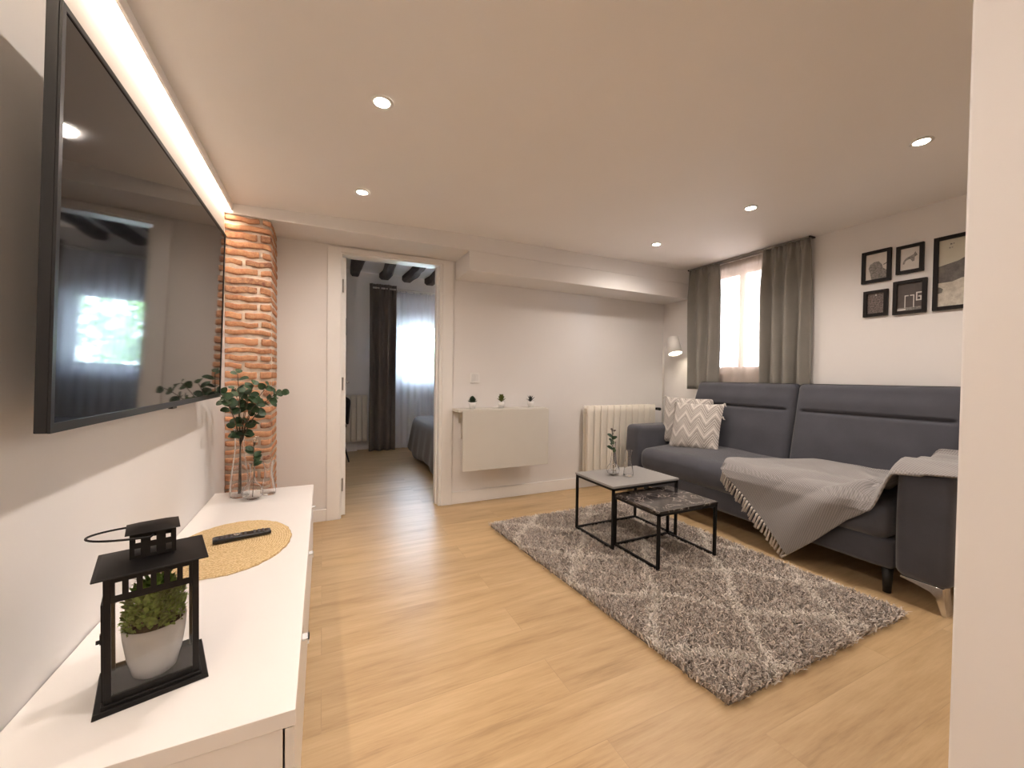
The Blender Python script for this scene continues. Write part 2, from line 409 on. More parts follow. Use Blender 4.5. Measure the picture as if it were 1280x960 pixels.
# brick pillar
pm = MB(); px0, px1, py0, py1 = LX, -.292, 2.945, BY
pm.mi = 1; poly = [(px0, py0+.012), (px1-.02, py0+.012), (px1-.006, py0+.03), (px1-.004, py1), (px0, py1)]
pm.prism(poly, 0, 2.07, 'z'); ncol = [(.5, .4, .3, 1)]*len(pm.v)
pm.mi = 0; z = .008; row = 0; r = random.Random(3)
while z < 2.05:
    h = r.uniform(.030, .043); segs = []
    if row % 2 == 0: cuts = [px0, px0+.185+r.uniform(-.01, .01), px1]
    elif row % 3 == 0: cuts = [px0, px0+.08+r.uniform(0, .02), px1]
    else: cuts = [px0, px1]
    for a, b in zip(cuts[:-1], cuts[1:]):
        a1 = a+(.007 if a > px0 else .0005); b1 = b-(.007 if b < px1 else r.uniform(0, .006)); zt = min(2.065, z+h)
        d0 = r.uniform(.0, .006); nx, nz = 9, 4; base = len(pm.v)
        tone = r.random(); cc = (.38+.19*tone, .155+.11*tone, .08+.065*tone, 1)
        if r.random() < .2: cc = (.25, .10, .07, 1)
        def fn(p, d0=d0, s=r.random()*9):
            k = math.sin(p[0]*70+s)*.003+math.sin(p[0]*31+s*2)*.0035+math.sin(p[2]*90+s)*.0015
            return (p[0], p[1]+k*.7+d0, p[2]+k)
        pm.soft(a1, b1, py0-.002, py0+.08, z, zt, .008, (8, 3, 4), fn)
        if b == px1:
            pass
        ncol += [cc]*(len(pm.v)-base)
    # side face bricks
    yy = py0+.083
    while yy < py1-.03:
        y2 = min(py1-.001, yy+r.uniform(.1, .2)); base = len(pm.v); tone = r.random()
        pm.soft(px1-.05, px1+r.uniform(-.003, .003), yy+.006, y2, z, min(2.065, z+h), .007, (3, 6, 3)); ncol += [(.46+.14*tone, .18+.07*tone, .08+.04*tone, 1)]*(len(pm.v)-base); yy = y2+.004
    z += h+r.uniform(.012, .020); row += 1
pm.col = ncol
single('brick_pillar', pm, [M['brick'], M['mortar']], 'exposed orange brick pillar in the corner beside the television', 'pillar', smooth=True)

# ------------------------------------------------------------------ doorway
d = MB(); d.hexa([(.03, BY-.016, 0), (DX0, BY-.016, 0), (DX0, BY, 0), (.03, BY, 0), (.03, BY-.016, 2.052), (DX0, BY-.016, 2.052), (DX0, BY, 2.052), (.03, BY, 2.052)])
d.box(DX1, 1.0, BY-.016, BY, 0, 2.069)
zl, zr = 2.022, 2.034
d.hexa([(DX0, BY-.016, zl), (DX1, BY-.016, zr), (DX1, BY, zr), (DX0, BY, zl), (DX0, BY-.016, 2.052), (DX1, BY-.016, 2.069), (DX1, BY, 2.069), (DX0, BY, 2.052)])

struct('trim_4', d, M['trim'], bevel=.003)
j = MB(); j.box(DX0-.001, DX0+.008, BY, BY+.12, 0, zl+.01); j.box(DX1-.022, DX1+.001, BY-.004, BY+.12, 0, 2.03)
j.hexa([(DX0, BY, zl-.012), (DX1, BY, zr-.012), (DX1, BY+.12, zr-.012), (DX0, BY+.12, zl-.012), (DX0, BY, zl+.03), (DX1, BY, zr+.03), (DX1, BY+.12, zr+.03), (DX0, BY+.12, zl+.03)])
j.box(DX1-.034, DX1-.02, BY+.06, BY+.12, 0, 2.02)
struct('trim_5', j, M['jamb'], bevel=.002)
dl = struct('door_1', MB().box(DX0+.008, DX0+.038, BY+.045, BY+.80, .012, 2.0), M['jamb'], bevel=.002)
for z in (.25, 1.03, 1.78):
    h = MB().box(DX0+.008, DX0+.018, BY+.036, BY+.046, z-.045, z+.045).tube([(DX0+.016, BY+.036, z-.05), (DX0+.016, BY+.036, z+.05)], .006, 8)
    o = mesh_obj('hinge', h, M['steel']); o.parent = dl
o = mesh_obj('door_handle', MB().tube([(DX0+.038, BY+.74, 1.03), (DX0+.09, BY+.74, 1.03), (DX0+.09, BY+.63, 1.03)], .008, 8), M['steel']); o.parent = dl

# ------------------------------------------------------------------ main window (right wall)
wf = MB()
def ring(mb, axis, a, b, z0, z1, d0, d1, w):
    for (p0, p1, q0, q1) in ((a, a+w, z0, z1), (b-w, b, z0, z1), (a+w, b-w, z0, z0+w), (a+w, b-w, z1-w, z1)):
        if axis == 'y': mb.box(d0, d1, p0, p1, q0, q1)
        else: mb.box(p0, p1, d0, d1, q0, q1)
ring(wf, 'y', WY0+.002, WY1-.002, WZ0+.002, WZ1-.002, RX+.12, RX+.18, .022)
win = struct('window_1', wf, M['jamb'], bevel=.003)
s = MB(); mid = (WY0+WY1)/2
ring(s, 'y', WY0+.023, mid, WZ0+.023, WZ1-.023, RX+.10, RX+.145, .028); ring(s, 'y', mid, WY1-.023, WZ0+.023, WZ1-.023, RX+.102, RX+.147, .028)
o = mesh_obj('window_sash', s, M['jamb'], bevel=.003); o.parent = win
o = mesh_obj('window_pane', MB().box(RX+.12, RX+.124, WY0+.04, WY1-.04, WZ0+.04, WZ1-.04), M['pane']); o.parent = win
# curtains on the right wall
def drape(y0, y1, x, zt, zb, nf, amp, axis='y', seed=0, pinch=.82, gather=.3, nu=120, nv=26):
    r = random.Random(seed); mb = MB(); ph = [r.uniform(0, 6) for _ in range(4)]
    for j in range(nv+1):
        t = j/nv; z = zt+(zb-zt)*t
        for i in range(nu+1):
            u = i/nu
            uu = u+.012*math.sin(u*9+ph[0])*t
            y = y0+(y1-y0)*uu
            k = nf*2*PI
            a = amp*(.35+.65*min(1, t*4+.0))
            dx = a*(math.sin(k*uu+ph[1]+.35*math.sin(t*2+u*5))+.3*math.sin(k*.47*uu+ph[2]+t*.8))
            if t < .06: dx += amp*.3*math.sin(k*3*uu)
            mb.v.append((x+dx, y+.004*math.sin(t*5+u*20), z) if axis == 'y' else (y+.004*math.sin(t*5+u*20), x+dx, z))
    for j in range(nv):
        for i in range(nu):
            a = j*(nu+1)+i; mb.f.append((a, a+1, a+nu+2, a+nu+1)); mb.m.append(0)
    return mb
CXX = 3.350
single('drape', drape(2.885, 2.555, CXX, 2.185, 1.0, 2.6, .032, seed=1), M['drape'], 'grey pleated curtain left of the window, ending above the floor lamp side', 'curtain', solid=.004, smooth=True).modifiers
single('drape', drape(2.135, 1.785, CXX-.006, 2.185, .98, 3.6, .035, seed=5), M['drape'], 'grey pleated curtain right of the window, behind the middle of the sofa', 'curtain', solid=.004, smooth=True)
single('sheer_curtain', drape(2.82, 1.89, 3.402, 2.18, .97, 8, .008, seed=9, nu=200), M['sheer'], 'translucent cream sheer curtain across the window above the sofa', 'curtain', solid=0, smooth=True)
rl = thing('curtain_rail', 'thin dark curtain rail at the ceiling above the window', 'curtain rail', (3.345, 2.3, 2.19))
part('rail', MB().box(3.345, 3.41, 1.80, 2.905, 2.192, 2.202), M['steel'], rl, bevel=.002)
part('end_cap', MB().box(3.343, 3.412, 1.79, 1.80, 2.191, 2.202), M['plastic'], rl); part('end_cap', MB().box(3.343, 3.412, 2.905, 2.915, 2.191, 2.202), M['plastic'], rl)

# ------------------------------------------------------------------ bedroom contents
wf = MB(); ring(wf, 'x', OX0+.002, OX1-.002, OZ0+.002, OZ1-.002, BR+.17, BR+.22, .035)
win2 = struct('window_2', wf, M['jamb'], bevel=.003)
s = MB(); mid = (OX0+OX1)/2
ring(s, 'x', OX0+.037, OX1-.037, OZ0+.037, OZ1-.037, BR+.15, BR+.19, .03)
o = mesh_obj('window_sash', s, M['jamb']); o.parent = win2
o = mesh_obj('window_pane', MB().box(OX0+.08, OX1-.08, BR+.168, BR+.172, OZ0+.08, OZ1-.08), M['pane']); o.parent = win2
cd = single('drape', drape(.60, .965, 6.0, 2.40, .015, 3.2, .035, axis='x', seed=11), M['drape2'], 'dark brown-grey curtain hanging to the floor, seen through the doorway', 'curtain', solid=.004, smooth=True)
single('drape', drape(1.70, 2.2, 6.0, 2.40, .015, 3.2, .035, axis='x', seed=13), M['drape2'], 'dark bedroom curtain right of the bedroom window, seen mirrored in the television', 'curtain', solid=.004, smooth=True)
single('sheer_curtain', drape(.94, 1.84, 6.07, 2.37, .02, 9, .012, axis='x', seed=17, nu=200), M['sheer2'], 'white floor-length sheer curtain over the bedroom window through the doorway', 'curtain', smooth=True)
rod = thing('curtain_rod', 'pale metal curtain rod with rings over the bedroom window', 'curtain rod', (1.4, 6.03, 2.34))
part('rod', MB().tube([(.62, 6.0, 2.345), (2.25, 6.0, 2.345)], .012, 12), M['lamp'], rod, smooth=True)
part('rod', MB().tube([(.9, 6.07, 2.335), (1.9, 6.07, 2.335)], .006, 10), M['lamp'], rod, smooth=True)
for k in range(7):
    x = .99+k*.12; t = [(x, 6.07+.022*math.cos(a), 2.335+.022*math.sin(a)) for a in np.linspace(0, 2*PI, 17)]
    part('ring', MB().tube(t, .004, 6), M['steel'], rod, smooth=True)
def radiator(name, label, x0, n, pitch, y0, y1, z0, z1, valve):
    R = thing(name, label, 'radiator', (x0+n*pitch/2, (y0+y1)/2, z0))
    for k in range(n):
        a = x0+k*pitch
        b = MB().soft(a+.003, a+pitch-.003, y0, y0+.03, z0, z1, .009, (4, 3, 8)).soft(a+.018, a+pitch-.018, y0+.025, y1-.012, z0+.02, z1-.012, .006, (2, 3, 4)).soft(a+.003, a+pitch-.003, y1-.02, y1, z0, z1, .006, (4, 2, 8))
        b.soft(a+.001, a+pitch-.001, y0+.012, y1-.012, z1-.07, z1-.02, .006, (2, 3, 3))
        part('section', b, M['rad'], R, smooth=True)
    if valve:
        xe = x0+n*pitch
        part('valve', MB().tube([(xe, (y0+y1)/2, z1-.05), (xe+.05, (y0+y1)/2, z1-.05)], .013, 12).tube([(xe+.05, (y0+y1)/2, z1-.05), (xe+.05, y0-.01, z1-.05)], .016, 12), M['plastic'], R, smooth=True)
    for xb in (x0+.1, x0+n*pitch-.13): part('bracket', MB().box(xb, xb+.03, y1, y1+.038, z0+.1, z0+.16), M['rad'], R)
    return R
radiator('radiator', 'cream column radiator on the back wall left of the sofa', 2.325, 11, .08, 3.17, 3.255, .14, .825, True)
radiator('radiator', 'pale bedroom radiator seen beyond the open doorway, left of the dark curtain', .06, 7, .075, 6.05, 6.12, .15, .81, False)
# bed
B = thing('bed', 'bed under a dark coverlet seen through the doorway', 'bed', (2.1, 4.8, 0))
part('mattress', MB().soft(1.12, 2.95, 4.1, 5.4, .25, .5, .05, (10, 8, 4)), M['matt'], B, smooth=True)
part('bed_base', MB().box(1.15, 2.95, 4.13, 5.37, .1, .25), M['leg_black'], B, bevel=.01)
for (x, y) in ((1.2, 4.2), (1.2, 5.3), (2.88, 4.2), (2.88, 5.3)): part('leg', MB().tube([(x, y, 0), (x, y, .1)], .025, 10), M['leg_black'], B, smooth=True)
def bedfn(p):
    p = Vector(p); t = max(0, min(1, (.50-p.z)/.45)); cx, cy = 2.03, 4.75
    fl = 1+.10*t; w = .014*t*math.sin(p.y*22)+.014*t*math.sin(p.x*18)
    return (cx+(p.x-cx)*(1+.075*t)+(w if p.x < 1.3 else 0), cy+(p.y-cy)*fl+(w if p.y < 4.3 else 0), p.z+.03*t*math.sin(p.y*7+1))
part('coverlet', MB().soft(1.09, 2.97, 4.06, 5.44, .06, .56, .09, (24, 30, 14), bedfn), M['bed'], B, smooth=True)
part('pillow', MB().soft(2.5, 2.95, 4.2, 4.7, .555, .66, .05, (8, 8, 4)), M['matt'], B, smooth=True); part('pillow', MB().soft(2.5, 2.95, 4.8, 5.3, .555, .66, .05, (8, 8, 4)), M['matt'], B, smooth=True)
# chair in bedroom
K = thing('bedroom_chair', 'black chair just visible at the left of the doorway, beside the bedroom radiator', 'chair', (.07, 5.6, 0))
part('seat', MB().soft(-.14, .28, 5.38, 5.82, .43, .48, .03, (8, 8, 4)), M['leg_black'], K, smooth=True)
vs = []
sh = MB(); n_ = 16
for j_ in range(7):
    t = j_/6
    for i_ in range(n_+1):
        a = -PI*.62+PI*1.24*i_/n_; rr = .235+.02*t
        hh = .46+(.36*t)*(1-.35*abs(a/(PI*.62))**3)
        sh.v.append((.07+rr*math.sin(a), 5.63+.9*rr*math.cos(a), hh))
for j_ in range(6):
    for i_ in range(n_): a = j_*(n_+1)+i_; sh.f.append((a, a+1, a+n_+2, a+n_+1)); sh.m.append(0)
part('backrest', sh, M['leg_black'], K, smooth=True, solid=.02)
for (sx, sy) in ((-1, -1), (1, -1), (-1, 1), (1, 1)): part('leg', MB().tube([(.07+sx*.12, 5.6+sy*.12, .44), (.07+sx*.235, 5.6+sy*.2, 0)], [.016, .009], 8), M['leg_black'], K, smooth=True)
bp = thing('picture_frame', 'narrow black frame on the bedroom wall at the left edge of the doorway', 'picture', (.18, BR, 1.55))
part('frame', MB().box(.06, .305, BR-.02, BR-.001, 1.66, 1.9), M['frame'], bp); part('print', MB().box(.085, .28, BR-.022, BR-.019, 1.685, 1.875), M['dark'], bp)

# outside, beyond the windows
single('courtyard_facade', MB().box(9, 9.4, -2, 8, -4, 7), M['facade'], 'pale rendered house front opposite the living room window', 'building')
struct('ground', MB().box(-12, 14, 6.9, 30, -3.2, -3), M['ground'])
for i, (x, y, zt, R_) in enumerate(((-2.2, 13, 2.4, 2.0), (2.4, 12.5, 1.4, 2.2), (7.6, 14, 2.4, 2.4))):
    T = thing('tree', ['leafy green tree outside, left of those mirrored in the television', 'leafy green tree outside the bedroom window, middle one', 'leafy green tree outside, right of those behind the bedroom window'][i], 'tree', (x, y, -3), group='trees outside the bedroom window')
    part('trunk', MB().tube([(x, y, -3), (x+.1, y, -1), (x, y+.1, zt)], [.2, .15, .08], 10), M['bark'], T, smooth=True)
    lf = MB()
    r = random.Random(i)
    for k in range(2600):
        d = Vector((r.gauss(0, 1), r.gauss(0, 1), r.gauss(0, 1))).normalized(); q = Vector((x, y, zt+.2))+d*R_*(r.random()**.4)*(.8+.25*math.sin(d.x*7+d.z*5))
        lf.leaf(q, (r.gauss(0, 1), r.gauss(0, 1), r.gauss(0, 1)-.3), (r.gauss(0, 1), r.gauss(0, 1), 1), .22, .14, seg=2)
    part('crown', lf, M['tree'], T)

# ------------------------------------------------------------------ television
TV = thing('television', 'large black flat television hung on the left wall, tilted slightly down', 'television', (-.49, 1.70, .985))
tz0, tz1, ty0, ty1, tx = .985, 1.775, 1.02, 2.375, -.4505
A = math.atan2(.022, tz1-tz0)
def tvM(p):  # local: (depth outwards, y, height)
    return Vector((tx+p[0]*math.cos(A)+p[2]*math.sin(A), p[1], tz0+p[2]*math.cos(A)-p[0]*math.sin(A)))
def tvbox(mb, a, b, y0, y1, z0, z1):
    vs = [tvM((x, y, z)) for z in (z0, z1) for y in (y0, y1) for x in (a, b)]
    mb.add(vs, [(0,2,3,1),(4,5,7,6),(0,1,5,4),(2,6,7,3),(0,4,6,2),(1,3,7,5)]); return mb
Ht = .79
part('housing', tvbox(tvbox(MB(), -.022, -.0035, ty0, ty1, 0, Ht), -.05, -.021, ty0+.25, ty1-.25, .06, .5), M['tvb'], TV, bevel=.002)
fr = MB(); w_ = .011
tvbox(fr, -.0034, .001, ty0, ty0+w_, 0, Ht); tvbox(fr, -.0034, .001, ty1-w_, ty1, 0, Ht); tvbox(fr, -.0034, .001, ty0+w_, ty1-w_, 0, .018); tvbox(fr, -.0034, .001, ty0+w_, ty1-w_, Ht-w_, Ht)
part('bezel', fr, M['tvb'], TV)
part('screen', tvbox(MB(), -.0034, -.0015, ty0+w_, ty1-w_, .018, Ht-w_), M['screen'], TV)
part('sensor', tvbox(MB(), -.01, .002, 1.68, 1.72, -.006, .001), M['plastic'], TV)
part('wall_bracket', MB().box(LX+.001, -.50, 1.5, 1.9, 1.2, 1.45), M['tvb'], TV)

# ------------------------------------------------------------------ sideboard
SX0, SX1, SY0, SY1, SZ = LX+.003, -.047, .893, 2.70, .43
SB = thing('sideboard', 'long low white sideboard under the television', 'sideboard', ((SX0+SX1)/2, (SY0+SY1)/2, 0))
part('top', MB().box(SX0, SX1+.001, SY0, SY1, SZ-.033, SZ), M['side'], SB, bevel=.0015)
for y in (SY0+.002, SY1-.02): part('side_panel', MB().box(SX0, SX1-.022, y, y+.018, .06, SZ-.034), M['side'], SB)
part('back_panel', MB().box(SX0, SX0+.01, SY0+.02, SY1-.02, .06, SZ-.034), M['side'], SB)
part('bottom_panel', MB().box(SX0+.01, SX1-.022, SY0+.02, SY1-.02, .06, .078), M['side'], SB)
part('plinth', MB().box(SX0+.02, SX1-.04, SY0+.03, SY1-.03, 0, .06), M['side'], SB)
L3 = (SY1-SY0)/3
for k in range(3):
    y0 = SY0+k*L3+.0015; y1 = SY0+(k+1)*L3-.0015
    D_ = part('drawer', MB().box(SX1-.018, SX1-.001, y0, y1, .062, SZ-.0355), M['drawer'], SB, bevel=.001)
    ym = [1.228, 1.80, 2.43][k]
    part('handle', MB().box(SX1-.001, SX1+.017, ym-.014, ym+.014, .372, .376).box(SX1+.013, SX1+.017, ym-.014, ym+.014, .36, .376), M['pot'], D_)
part('handle_dark_strip', MB().box(SX1-.0012, SX1-.0004, 1.245, 1.285, .368, .380), M['dark'], SB)  # thin dark strip laid on the drawer front beside the handle

# oval mat and remote
mt = MB(); n = 72; prof = []
rings = [(1.0, .0), (1.0, .004), (.97, .006), (.6, .0055), (.2, .0055), (.0, .0055)]
for (q, z) in rings:
    for k in range(n):
        a = 2*PI*k/n; w = 1+(.008*math.sin(a*31)+.006*math.sin(a*17) if q > .9 else 0)
        mt.v.append((-.318+.205*q*w*math.cos(a), 1.855+.275*q*w*math.sin(a), SZ+.0006+z))
for i in range(len(rings)-1):
    for k in range(n): mt.f.append((i*n+k, i*n+(k+1) % n, (i+1)*n+(k+1) % n, (i+1)*n+k)); mt.m.append(0)
mt.f.append(tuple(range(n))[::-1]); mt.m.append(0)
single('placemat', mt, M['mat'], 'oval woven straw placemat on the white sideboard', 'placemat', smooth=True)
RC = thing('remote_control', 'black remote control lying on the woven straw placemat', 'remote control', (-.288, 1.905, SZ+.0075), math.radians(13))
part('body', MB().soft(-.098, .098, -.022, .022, 0, .018, .006, (14, 6, 4), lambda p: (p[0], p[1], p[2]*(1-.12*math.sin(p[0]*16)))), M['plastic'], RC, world=False, smooth=True)
for i in range(11):
    for k in range(3):
        if i in (4, 7): continue
        part('button', MB().soft(-.084+i*.0155-.004, -.084+i*.0155+.004, -.014+k*.012-.003, -.014+k*.012+.004-.001, .0165, .0205, .001, (2, 2, 2)), M['button'], RC, world=False, smooth=True)
part('button_ring', MB().lathe([(.006, .0165), (.012, .0165), (.012, .0215), (.006, .0215)], (-.084+5*.0155-.012, 0, 0), 20, close=True), M['chrome'], RC, world=False, smooth=True)

# ------------------------------------------------------------------ lantern
LN = thing('lantern', 'black metal house-shaped lantern on the near end of the sideboard', 'lantern', (-.332, 1.116, SZ+.0005), math.radians(16.5))
hw, hd = .09, .077
part('base', MB().hexa([(-hw, -hd, 0), (hw, -hd, 0), (hw, hd, 0), (-hw, hd, 0), (-hw+.002, -hd+.002, .010), (hw-.002, -hd+.002, .010), (hw-.002, hd-.002, .010), (-hw+.002, hd-.002, .010)])
     .box(-.078, .078, -.069, .069, .009, .016), M['black'], LN, world=False, bevel=.001)
bw_, bd_ = .070, .063; ztp = .268
part('roof', MB().hexa([(-.089, -.078, ztp), (.089, -.078, ztp), (.089, .078, ztp), (-.089, .078, ztp), (-.04, -.036, ztp+.009), (.04, -.036, ztp+.009), (.04, .036, ztp+.009), (-.04, .036, ztp+.009)])
     .box(-.090, .090, -.079, .079, ztp-.002, ztp+.001), M['black'], LN, world=False, bevel=.0015)
for sx in (-1, 1):
    for sy in (-1, 1):
        x0 = sx*.074; y0 = sy*.063
        part('post', MB().box(min(x0, x0-sx*.011), max(x0, x0-sx*.011), min(y0, y0-sy*.011), max(y0, y0-sy*.011), .014, ztp), M['black'], LN, world=False, bevel=.0008)
def perf(mb, a0, a1, z0, z1, nx, nz, hwid, hhei, place):
    # perforated strip in (a,z); holes grid
    xs = [a0+(a1-a0)*(k+.5)/nx for k in range(nx)]; zs = [z0+(z1-z0)*(k+.5)/nz for k in range(nz)]
    xe = [a0]; [xe.extend([x-hwid/2, x+hwid/2]) for x in xs]; xe.append(a1)
    ze = [z0]; [ze.extend([z-hhei/2, z+hhei/2]) for z in zs]; ze.append(z1)
    for i in range(len(xe)-1):
        for k in range(len(ze)-1):
            if i % 2 == 1 and k % 2 == 1: continue
            place(mb, xe[i], xe[i+1], ze[k], ze[k+1])
def face(sgn, axis, off, th=.0014):
    def pl(mb, a, b, c_, d_):
        o0, o1 = sorted((sgn*off, sgn*(off-th)))
        if axis == 'y': mb.box(a, b, o0, o1, c_, d_)
        else: mb.box(o0, o1, a, b, c_, d_)
    return pl
for sgn, axis, off, a in ((-1, 'y', .0625, .063), (1, 'y', .0625, .063), (-1, 'x', .0735, .053), (1, 'x', .0735, .053)):
    b = MB(); perf(b, -a, a, .213, ztp-.002, 6, 1, .0115, .026, face(sgn, axis, off))
    b2 = MB(); face(sgn, axis, off, .004)(b2, -a, a, .016, .026); part('bottom_bar', b2, M['black'], LN, world=False)
    part('perforated_panel', b, M['black'], LN, world=False)
    g = MB(); face(sgn, axis, off-.003, .0012)(g, -a, a, .02, .215)
    part('glass_pane', g, M['pane'], LN, world=False)
ch = MB(); cz0, cz1 = ztp+.008, ztp+.066
for sgn, axis, off, a in ((-1, 'y', .034, .037), (1, 'y', .034, .037), (-1, 'x', .037, .034), (1, 'x', .037, .034)):
    perf(ch, -a, a, cz0+.006, cz1, 3, 2, .0095, .014, face(sgn, axis, off))
CH = part('chimney', ch, M['black'], LN, world=False)
part('cap', MB().hexa([(-.045, -.043, cz1), (.045, -.043, cz1), (.045, .043, cz1), (-.045, .043, cz1), (-.022, -.02, cz1+.008), (.022, -.02, cz1+.008), (.022, .02, cz1+.008), (-.022, .02, cz1+.008)]), M['black'], LN, world=False, bevel=.002)
arc = [(-.004-.098*math.sin(a), .047*math.cos(a), cz1-.008+.006*math.sin(a)) for a in np.linspace(-.0, PI, 22)]
part('carry_handle', MB().tube([(0, .034, cz1-.008)]+arc+[(0, -.034, cz1-.008)], .0022, 8), M['black'], LN, world=False, smooth=True)
part('latch', MB().box(-.0805, -.0735, -.038, -.030, .125, .145).tube([(-.080, -.034, .13), (-.086, -.034, .13)], .004, 8), M['black'], LN, world=False)
part('door_frame', MB().box(-.0775, -.0742, -.058, -.050, .02, .212).box(-.0775, -.0742, .050, .058, .02, .212).box(-.0775, -.0742, -.05, .05, .2, .212).box(-.0775, -.0742, -.05, .05, .02, .03), M['black'], LN, world=False)
# potted plant in lantern
PP = thing('potted_plant', 'leafy green plant in a white pot inside the black lantern', 'plant', (-.330, 1.116, SZ+.017))
PT = part('pot', MB().lathe([(.001, 0), (.030, 0), (.037, .006), (.047, .045), (.0525, .085), (.0545, .112), (.052, .112), (.049, .085), (.02, .08), (.001, .08)], (0, 0, 0), 40), M['pot'], PP, world=False, smooth=True)
part('soil', MB().lathe([(.001, .085), (.0495, .098), (.001, .10)], (0, 0, 0), 24), M['soil'], PP, world=False, smooth=True)
lf = MB(); r = random.Random(5)
for k in range(900):
    a = r.uniform(0, 2*PI); rad = .066*math.sqrt(r.random()); z = .106+r.random()*.095*(1-(rad/.095)**2)
    x, y = rad*math.cos(a), rad*math.sin(a)
    lf.leaf((x*.9, y*.9, z), (math.cos(a)*r.uniform(.1, .8)*(.4+rad*12), math.sin(a)*r.uniform(.1, .8)*(.4+rad*12), r.uniform(.2, 1)), (math.cos(a)*.3, math.sin(a)*.3, 1), r.uniform(.017, .026), r.uniform(.009, .013), .35, seg=3)
lf.v = [(.0655*math.tanh(v[0]/.0655), .0575*math.tanh(v[1]/.0575), v[2]) for v in lf.v]
part('foliage', lf, M['foliage'], PP, world=False, smooth=True)

# ------------------------------------------------------------------ glass vases
def wallprof(outer, th=.0022, bottom=.006):
    inner = [(max(.0008, r-th), max(z, outer[0][1]+bottom)) for r, z in outer if z >= outer[0][1]+.001]
    return [(.0008, outer[0][1])]+outer+inner[::-1]+[(.0008, outer[0][1]+bottom)]
def smoothprof(pts, n=40):
    pts = np.array(pts, float); t = np.linspace(0, len(pts)-1, n); out = []
    for q in t:
        i = min(int(q), len(pts)-2); u = q-i
        p0, p1, p2, p3 = pts[max(i-1, 0)], pts[i], pts[i+1], pts[min(i+2, len(pts)-1)]
        out.append(tuple(.5*((2*p1)+(-p0+p2)*u+(2*p0-5*p1+4*p2-p3)*u*u+(-p0+3*p1-3*p2+p3)*u**3)))
    return out
def vase(kind, loc, s, label, group):
    P = {'tall': [(.036, 0), (.038, .03), (.033, .10), (.024, .17), (.0185, .235), (.0215, .29), (.024, .31)],
         'bulb': [(.022, 0), (.040, .012), (.048, .036), (.040, .064), (.022, .085), (.0125, .115), (.0115, .16), (.016, .19)],
         'waist': [(.030, 0), (.034, .012), (.030, .05), (.021, .10), (.020, .13), (.025, .165), (.028, .178)]}[kind]
    P = [(a*s, b*s) for a, b in P]
    v = MB().lathe(wallprof(smoothprof(P)), (0, 0, 0), 40)
    o = mesh_obj('glass_vase', v, M['glass'], smooth=True); o.location = loc; o['label'] = label; o['category'] = 'vase'; o['group'] = group
    return o
G1, G2 = 'clear glass vases at the far end of the sideboard', 'clear glass vases on the grey table'
vase('tall', (-.405, 2.585, SZ+.001), 1.2, 'tall waisted clear glass vase holding the eucalyptus branches', G1)
vase('bulb', (-.335, 2.505, SZ+.001), 1.02, 'round-bellied clear glass vase with a small flower sprig on the sideboard', G1)
vase('waist', (-.268, 2.575, SZ+.001), 1.05, 'small hourglass-shaped clear vase, empty, at the right on the sideboard', G1)
vase('bulb', (1.835, 2.20, .426), .93, 'round-bellied clear glass vase with a leafy sprig on the grey table', G2)
vase('tall', (1.92, 2.30, .426), .68, 'clear glass vase standing behind the sprig vase on the grey table', G2)
vase('waist', (1.915, 2.135, .426), .98, 'empty hourglass-shaped clear vase on the grey table', G2)
# eucalyptus
EU = thing('eucalyptus_branches', 'dark green eucalyptus branches standing in the tall glass vase', 'plant', (-.405, 2.585, SZ+.012))
r = random.Random(12)
tips = [(-.47, 2.50, .97), (-.40, 2.50, 1.10), (-.33, 2.52, 1.04), (-.26, 2.52, 1.04), (-.20, 2.5, 1.01), (-.43, 2.62, 1.02), (-.36, 2.56, .98), (-.24, 2.60, .96), (-.46, 2.42, 1.0), (-.30, 2.46, .95)]
for k, tp in enumerate(tips):
    b0 = Vector((-.405+r.uniform(-.006, .006), 2.585+r.uniform(-.006, .006), SZ+.016)); neck = Vector((-.400, 2.580, SZ+.30)); tp = Vector(tp)
    pts = []
    for i in range(13):
        t = i/12
        if t < .45: p = b0.lerp(neck, t/.45)
        else:
            u = (t-.45)/.55; p = neck.lerp(tp, u) + Vector((0, 0, .05*math.sin(PI*u)))
        pts.append(p)
    if k < 5 or k % 2 == 0:
        pass
    BRN = part('branch', MB().tube(pts, [.0026]*8+[.0018]*5, 6), M['stem'], EU, smooth=True)
    lv = MB()
    for i in range(6, 13):
        if i == 6 and k % 2: continue
        if i in (8, 10) and k % 3 == 0: continue
        p = pts[i]; d = (pts[min(i+1, 12)]-pts[i-1]).normalized()
        for sd in (-1, 1):
            a = Vector((r.gauss(0, .7), r.gauss(0, .7), r.gauss(0, .3))); out = (a-d*a.dot(d)).normalized()*sd
            sz = r.uniform(.036, .052)*(1.0 if i < 12 else .8)
            q = p+out*.004
            dd = (out*.9+d*.35)
            if (q+dd*sz).x < -.50: dd.x = abs(dd.x)
            lv.leaf(q, dd, (r.gauss(0, .5)+.2, -.8, .6+r.gauss(0, .4)), sz, sz*.82, r.uniform(0, .25), 5, True)
    part('leaves', lv, M['euc'], BRN, smooth=True)
